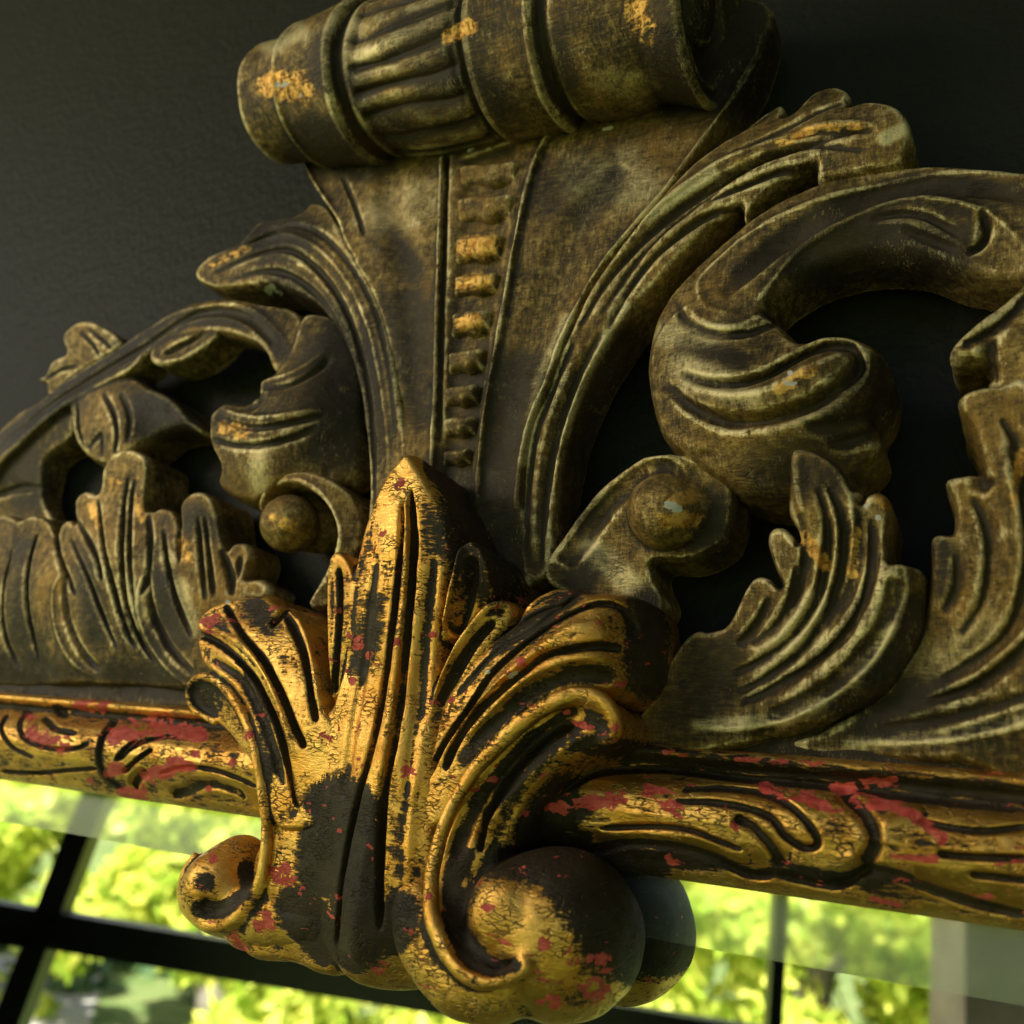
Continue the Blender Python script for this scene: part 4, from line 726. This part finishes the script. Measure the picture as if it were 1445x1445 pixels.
# --- carving 15: small left volute
c = Carving((345, 650, 530, 880), (.4, 4.8), .068)
c.plate(P_(Z5, (865, 770), (890, 700), (960, 645), (1040, 635), (1130, 665), (1200, 720), (1235, 800), (1220, 900), (1180, 1000), (1110, 1100), (1035, 1090), (1100, 980), (1140, 880), (1130, 800), (1080, 720), (1000, 680), (920, 700)),
  P_(Z5, (880, 740, 3.3), (1000, 645, 3.5), (1120, 680, 3.3), (1220, 780, 2.6), (1150, 880, 3.1), (1080, 1080, 2.6), (1200, 950, 2.5)), base=.5, k=.2, edge=(6, .2), asym=2.6, strokes=[('r', 4, .2, P_(Z5, (900, 700), (1000, 668), (1080, 710), (1135, 790), (1150, 880), (1110, 980)))])
c.chain(P_(Z5, (1050, 820, 1.4, 1.25), (1090, 830, .9, 1.2)), k=.2)
c.chain(P_(Z5, (982, 815, 2.75, 1.22), (990, 818, 2.4, 1.25)), k=.08)
vols_l = finish(c, 'small_volute', M_CREST, scroll_l)

# --- carving 16: left acanthus fingers
c = Carving((-60, 610, 400, 1010), (.4, 4.6), .068)
c.plate(P_(Z5, (-90, 900), (-30, 800), (0, 785), (40, 790), (62, 805), (110, 785), (160, 800), (190, 855), (203, 820), (230, 798), (256, 812), (250, 740), (285, 702), (325, 715), (342, 690), (350, 630), (380, 580), (430, 560), (480, 575), (498, 620), (490, 755), (520, 770), (545, 758), (590, 775), (612, 830), (610, 750), (655, 703), (700, 710), (730, 760), (762, 900), (790, 880), (835, 882), (850, 925), (830, 1000), (880, 1003), (917, 1030), (900, 1070), (820, 1090), (780, 1250), (700, 1370), (300, 1360), (-90, 1330)),
  P_(Z5, (-60, 850, 2.8), (50, 810, 3.0), (120, 800, 3.1), (225, 820, 3.0), (290, 720, 3.2), (420, 580, 3.6), (490, 740, 3.2), (560, 780, 3.1), (670, 715, 3.4), (740, 850, 3.0), (820, 890, 2.7), (900, 1030, 2.4), (50, 1000, 3.1), (250, 1000, 3.2), (420, 850, 3.6), (600, 950, 3.3), (700, 1000, 3.2), (0, 1250, 2.3), (200, 1280, 2.4), (400, 1250, 2.5), (600, 1250, 2.7), (550, 1120, 3.0), (350, 1120, 3.0), (100, 1340, 1.8), (500, 1360, 1.9), (700, 1330, 2.4), (780, 1150, 2.6)),
  base=.5, k=.18, edge=(7, .22), asym=-1.7, strokes=[(k_, w_, a_, P_(Z5, *p_), .08) for k_, w_, a_, p_ in [
  ('g', 4.5, .36, [(125, 850), (100, 950), (95, 1100), (135, 1300)]), ('g', 5, .34, [(38, 900), (10, 1050), (20, 1200), (70, 1310)]), 
  ('r', 4, .24, [(225, 960), (180, 1050), (190, 1180), (250, 1290), (330, 1340)]), ('g', 7, .34, [(215, 985), (225, 1120), (280, 1250), (340, 1310)]), ('g', 5, .4, [(190, 850), (205, 930), (255, 1060)]), ('g', 4, .3, [(240, 860), (300, 1000), (350, 1130), (400, 1240)]),
  ('g', 5, .36, [(262, 800), (325, 920), (345, 1010)]), ('g', 5, .4, [(335, 730), (345, 850), (375, 1000), (420, 1150), (460, 1240)]), 
  ('g', 4.5, .4, [(435, 650), (418, 780), (412, 950), (430, 1090), (480, 1220), (530, 1290)]), ('g', 4, .3, [(458, 660), (440, 800), (440, 980), (470, 1150)]), ('g', 5, .3, [(505, 780), (510, 950), (480, 1060)]),
  ('r', 4, .26, [(510, 960), (478, 1020), (472, 1120), (510, 1230), (580, 1320), (660, 1370)]), ('g', 7, .4, [(505, 985), (520, 1120), (580, 1240), (660, 1320)]), ('g', 4.5, .36, [(555, 830), (570, 950), (600, 1080), (650, 1200)]), ('g', 4.5, .4, [(608, 830), (610, 950)]),
  ('g', 3.5, .3, [(672, 790), (680, 900), (695, 1080)]), ('g', 3.5, .3, [(695, 790), (705, 900), (725, 1070)]), ('g', 5, .3, [(750, 900), (780, 980), (790, 1060)]), ('g', 4, .2, [(820, 920), (800, 1010)])]])
ac_l = finish(c, 'acanthus_leaf', M_CREST, mirror)

# --- the rail: a long moulding with leaves in low relief
RT0 = unproj(0, 976, 2.3); RT1 = unproj(1445, 1091, 2.3); RB0 = unproj(0, 1100, 1.6); RB1 = unproj(1445, 1313, 1.6)
VT = (RT0[1] + RT1[1]) / 2; VB = (RB0[1] + RB1[1]) / 2
print('rail V', RT0[1], RT1[1], RB0[1], RB1[1], 'U', RT0[0], RT1[0])
def rail():
    PAINT['groove'].clear()
    U0 = unproj(-60, 1000, 2)[0]; U1 = unproj(1500, 1000, 4)[0] + 1.5
    prof = [(0, .3), (0, 2.1), (.03, 2.45), (.07, 2.52), (.10, 2.4), (.13, 2.05), (.18, 2.0), (.23, 2.3), (.32, 2.95), (.42, 3.3), (.55, 3.4), (.68, 3.2), (.80, 2.75), (.88, 2.35), (.93, 2.2), (.97, 2.0), (1, 1.65), (1, .9)]
    t = np.array([p[0] for p in prof]); w = np.array([p[1] for p in prof])
    nu = int((U1 - U0) / .06); nv = 130
    ts = np.linspace(0, 1, nv); ww = np.interp(ts, t[1:-1], w[1:-1]); ww = np.convolve(np.pad(ww, 3, 'edge'), np.ones(5) / 5, 'same')[3:-3]
    U = np.linspace(U0, U1, nu); Vv = VT + (VB - VT) * ts
    X, Y = np.meshgrid(U, Vv[::-1], indexing='ij'); H = np.broadcast_to(ww[::-1], X.shape).copy()
    hf = lambda u, v: np.interp(np.clip((VT - v) / (VT - VB), 0, 1), ts, ww)
    S = []
    G = lambda w_, a_, *p_: S.append(('g', w_, a_, P_(Z6, *p_), .1))
    Rg = lambda w_, a_, *p_: S.append(('r', w_, a_, P_(Z6, *p_), .1))
    G(4.2, .24, (440, 238), (560, 235), (680, 250), (760, 290), (820, 350), (838, 395), (800, 408), (740, 370), (700, 320), (620, 290), (520, 275), (415, 272))
    G(3.4, .2, (200, 352), (350, 345), (460, 355), (540, 385), (620, 415)); G(7, .26, (590, 320), (650, 350), (700, 405), (740, 465)); G(8, .3, (900, 240), (965, 300), (1005, 370), (985, 440), (930, 492), (860, 495))
    G(6, .24, (170, 425), (260, 395), (400, 398), (520, 430), (640, 485), (720, 480)); G(6, .2, (720, 480), (800, 500), (900, 515), (1000, 470), (1150, 520), (1300, 570), (1460, 605)); Rg(11, .16, (120, 330), (280, 380), (480, 380), (640, 450)); Rg(12, .16, (1030, 400), (1050, 330), (1150, 300)); Rg(10, .2, (760, 440), (880, 470), (960, 430))
    G(4, .22, (1130, 330), (1230, 350), (1330, 360), (1460, 345)); G(4, .22, (1190, 425), (1300, 435), (1460, 440)); G(4, .2, (1280, 485), (1460, 505)); G(5, .18, (80, 250), (200, 190), (400, 180), (600, 205), (900, 230), (1100, 260), (1460, 300))
    G = lambda w_, a_, *p_: S.append(('g', w_, a_, P_(Z7, *p_), .1))
    G(3, .2, (30, 170), (5, 230), (50, 300), (140, 345)); G(3.5, .22, (130, 150), (82, 200), (95, 260), (170, 300), (290, 310), (360, 285)); G(4, .2, (180, 185), (230, 230), (310, 245)); G(5, .3, (470, 195), (415, 270), (405, 360), (440, 430), (510, 475)); G(3.5, .22, (560, 270), (505, 310), (470, 355)); G(3.5, .22, (620, 310), (560, 350), (500, 405)); G(3, .2, (650, 410), (740, 385), (850, 390), (950, 420), (1050, 465)); G(3, .2, (0, 400), (150, 407), (280, 396), (395, 388)); G(7, .28, (600, 400), (550, 430), (545, 470)); G(3.5, .2, (480, 355), (560, 290), (660, 260), (740, 262)); G(8, .2, (700, 500), (850, 450), (1000, 500)); G(6, .2, (220, 140), (270, 170)); 
    paint2d(X, Y, S, hf, H)
    H += .03 * np.sin(X * 1.7) * np.sin(Y * 2.3 + X)
    V = np.stack([X, Y, H], -1); T = nv + 2
    top = np.stack([U, np.full(nu, VT), np.full(nu, .3)], -1)[:, None]; bot = np.stack([U, np.full(nu, VB), np.full(nu, .9)], -1)[:, None]
    V = np.concatenate([bot, V, top], 1).reshape(-1, 3)
    i = np.arange(nu - 1)[:, None] * T; j = np.arange(T - 1)[None]
    Q = np.stack([i + j, i + T + j, i + T + j + 1, i + j + 1], -1).reshape(-1, 4)
    ca = cavity(V, Q, 9); at = paint_attr(V); at['cav'] = ca
    return mesh_from('rail', toW(V), Q, M_RAIL, mirror, at)
rail_o = rail()
# back board between rail and leaves
c = Carving((-80, 930, 1500, 1110), (.2, 2.3), .16)
c.plate([(-90, 935), (200, 950), (500, 960), (800, 985), (1000, 1010), (1200, 1020), (1520, 1040), (1520, 1115), (1200, 1085), (800, 1052), (400, 1012), (0, 985), (-90, 980)], [(-60, 960, 1.5), (500, 985, 1.7), (1000, 1040, 1.9), (1500, 1070, 1.9), (200, 970, 1.6)], base=.3, k=.2, edge=(5, .1))
pt('black', 40, .8, None, (-50, 965), (600, 1000), (1500, 1070))
board = finish(c, 'back_board', M_CREST, mirror)

# --- the glass with its bevelled border
WM = .95
bv0 = unproj(0, 1154, WM); bv1 = unproj(1445, 1428, WM); VBV = (bv0[1] + bv1[1]) / 2
UG0, UG1, VG0 = -60., 40., VB - 60
def quad(name, P, mat, parent=None): return mesh_from(name, toW(np.array(P)), np.array([[0, 1, 2, 3]]), mat, parent, smooth=False)
quad('glass', [(UG0, VG0, WM), (UG1, VG0, WM), (UG1, VBV, WM), (UG0, VBV, WM)], M_GLASS, mirror)
quad('glass_bevel', [(UG0, VBV, WM), (UG1, VBV, WM), (UG1, VB + 1.2, WM - .045), (UG0, VB + 1.2, WM - .045)], M_BEVEL, mirror)

# ------------------------------------------------------------------ what the mirror shows: a black steel window and the garden beyond it
def virt(px, py, dist):
    """the real place whose reflection is seen at that pixel, dist cm along the line of sight"""
    d = np.array([(px - 722.5), -(py - 722.5), -1370.0]); d = M3 @ (d / np.linalg.norm(d))
    p = CAM + d * dist; p[2] = 2 * WM - p[2]; return p
win = bpy.data.objects.new('steel_window', None); COL.objects.link(win); tag(win, 'black steel window with slim glazing bars seen only in the mirror glass', 'window')
pn = virt(700, 1300, 150)
wdir = M3 @ _n((0, -.32, -1.)); wdir = np.array([wdir[0], wdir[1], -wdir[2]])
def onwin(px, py):
    d = np.array([(px - 722.5), -(py - 722.5), -1370.0]); d = M3 @ (d / np.linalg.norm(d)); d[2] = -d[2]
    o = CAM.copy(); o[2] = 2 * WM - o[2]
    return o + d * ((pn - o) @ wdir) / (d @ wdir)
def bar(name, a, b, wpx, depth=4.):
    A = onwin(*a); Bp = onwin(*b); ppc = 1370 / 150.; hw = wpx / ppc / 2
    e = (Bp - A) / np.linalg.norm(Bp - A); s = np.cross(e, wdir); s /= np.linalg.norm(s)
    V = [p + s * (hw * i) + wdir * (depth * j) for p in (A, Bp) for i, j in ((-1, 0), (1, 0), (1, 1), (-1, 1))]
    Q = np.array([[0, 1, 2, 3], [7, 6, 5, 4], [0, 4, 5, 1], [1, 5, 6, 2], [2, 6, 7, 3], [3, 7, 4, 0]])
    return mesh_from(name, toW(np.array(V)), Q, M_BLACK, win, smooth=False)
bar('mullion', (-60, 1620), (260, 780), 34); bar('mullion', (1085, 1620), (1130, 800), 17, 3)
bar('transom', (-300, 1252), (1500, 1552), 44); bar('glazing_bar', (-300, 1270), (60, 1330), 22, 3)
# plaster pier at the right of the window
A = onwin(1362, 1100); 
PQ = [onwin(1362, 1000), onwin(1362, 1700), onwin(2300, 1700), onwin(2300, 1000)]
V = PQ + [p + wdir * 12 for p in PQ]
mesh_from('pier', toW(np.array(V)), np.array([[0, 1, 2, 3], [7, 6, 5, 4], [0, 4, 5, 1], [1, 5, 6, 2], [2, 6, 7, 3], [3, 7, 4, 0]]), M_PLASTER, None, smooth=False)
tag(bpy.data.objects['pier'], kind='structure')
# garden
mesh_from('ground', np.array([(-60, -60, 0), (60, -60, 0), (60, 30, 0), (-60, 30, 0)], float), np.array([[0, 1, 2, 3]]), M_GRASS, None, smooth=False); tag(bpy.data.objects['ground'], kind='structure')
def ground_at(px, py):
    a_ = toW(virt(px, py, 60)); b_ = toW(virt(px, py, 160)); t_ = a_[2] / (a_[2] - b_[2]); p_ = a_ + (b_ - a_) * t_; p_[2] = .004; return p_
mesh_from('path', np.array([ground_at(-140, 1400), ground_at(-140, 1330), ground_at(150, 1370), ground_at(110, 1500)]), np.array([[0, 1, 2, 3]]), M_STONE, None, smooth=False); tag(bpy.data.objects['path'], kind='structure')
mesh_from('terrace', np.array([ground_at(520, 1460), ground_at(560, 1405), ground_at(760, 1425), ground_at(800, 1480)]), np.array([[0, 1, 2, 3]]), M_STONE, None, smooth=False); tag(bpy.data.objects['terrace'], kind='structure')
def tree(name, label, cen, rad, nleaf, mat, size):
    base = Vector((cen[0], cen[1], 0)); t = bpy.data.objects.new(name, None); COL.objects.link(t); t.location = base
    tag(t, label, 'tree', group='trees beyond the window')
    nb = 22; bl = RNG.normal(0, .45, (nb, 3)) * rad; br = RNG.uniform(.25, .5, nb) * min(rad)
    k = RNG.integers(0, nb, nleaf); d = RNG.normal(0, 1, (nleaf, 3)); d /= np.linalg.norm(d, axis=1, keepdims=True)
    P = bl[k] + d * (br[k] * RNG.uniform(.5, 1, nleaf) ** .5)[:, None]; P[:, 2] += cen[2]
    a = RNG.normal(0, 1, (nleaf, 3)); a /= np.linalg.norm(a, axis=1, keepdims=True); b = np.cross(a, d); b /= np.linalg.norm(b, axis=1, keepdims=True) + 1e-9
    s = size * RNG.uniform(.6, 1.2, nleaf)[:, None]
    V = np.stack([P - a * s, P - b * s * .5, P + a * s, P + b * s * .5], 1).reshape(-1, 3)
    cr = mesh_from('crown', V, np.arange(len(V)).reshape(-1, 4), mat, t, smooth=False)
    n = 10; R_ = []
    for i in range(9):
        z = cen[2] * i / 8; r = .16 * (1 - i / 8 * .6); th = np.arange(n) * 2 * np.pi / n; off = .12 * math.sin(i * .9)
        R_.append(np.stack([np.cos(th) * r + off, np.sin(th) * r, np.full(n, z)], -1))
    V = np.concatenate(R_); i = np.arange(8)[:, None] * n; j = np.arange(n)[None]; Q = np.stack([i + j, i + (j + 1) % n, i + n + (j + 1) % n, i + n + j], -1).reshape(-1, 4)
    mesh_from('trunk', V, Q, M_BARK, t)
    cr.data.transform(Matrix.Translation((0, 0, 0)))
    return t
def at_virtual(px, py, d): return toW(virt(px, py, d))
for i, (px, py, d, rad, nl, mt, sz, nm, lb) in enumerate([
    (330, 1230, 620, (1.0, .8, .9), 9000, M_LEAF, .075, 'garden_tree', 'bright yellow green tree beyond the window, left half of the mirror glass'),
    (1180, 1290, 560, (1.2, .9, 1.0), 10000, M_LEAF, .07, 'garden_tree', 'sunlit yellow green tree beyond the window, right half of the mirror glass'),
    (60, 1420, 900, (1.3, 1.3, 1.0), 8000, M_LEAFD, .09, 'garden_tree', 'darker green tree farther beyond the window, lower left of the mirror glass'),
    (880, 1260, 900, (1.5, 1.0, 1.2), 9000, M_LEAF, .08, 'garden_tree', 'broad yellow green tree between the glazing bars, behind the hanging volute in the glass'),
    (-150, 1200, 760, (1.2, 1.0, 1.1), 8000, M_LEAF, .08, 'garden_tree', 'pale yellow tree at the far left of the mirror glass'),
    (650, 1500, 700, (1.1, .8, .8), 8000, M_LEAF, .075, 'garden_tree', 'low sunlit bush-crowned tree seen under the central scrolls in the glass')]):
    tree(nm, lb, at_virtual(px, py, d), rad, nl, mt, sz)
hb = at_virtual(400, 1350, 1400)
print('NTRI', hb, 'tris', NTRI, 'time', time.time() - T0)
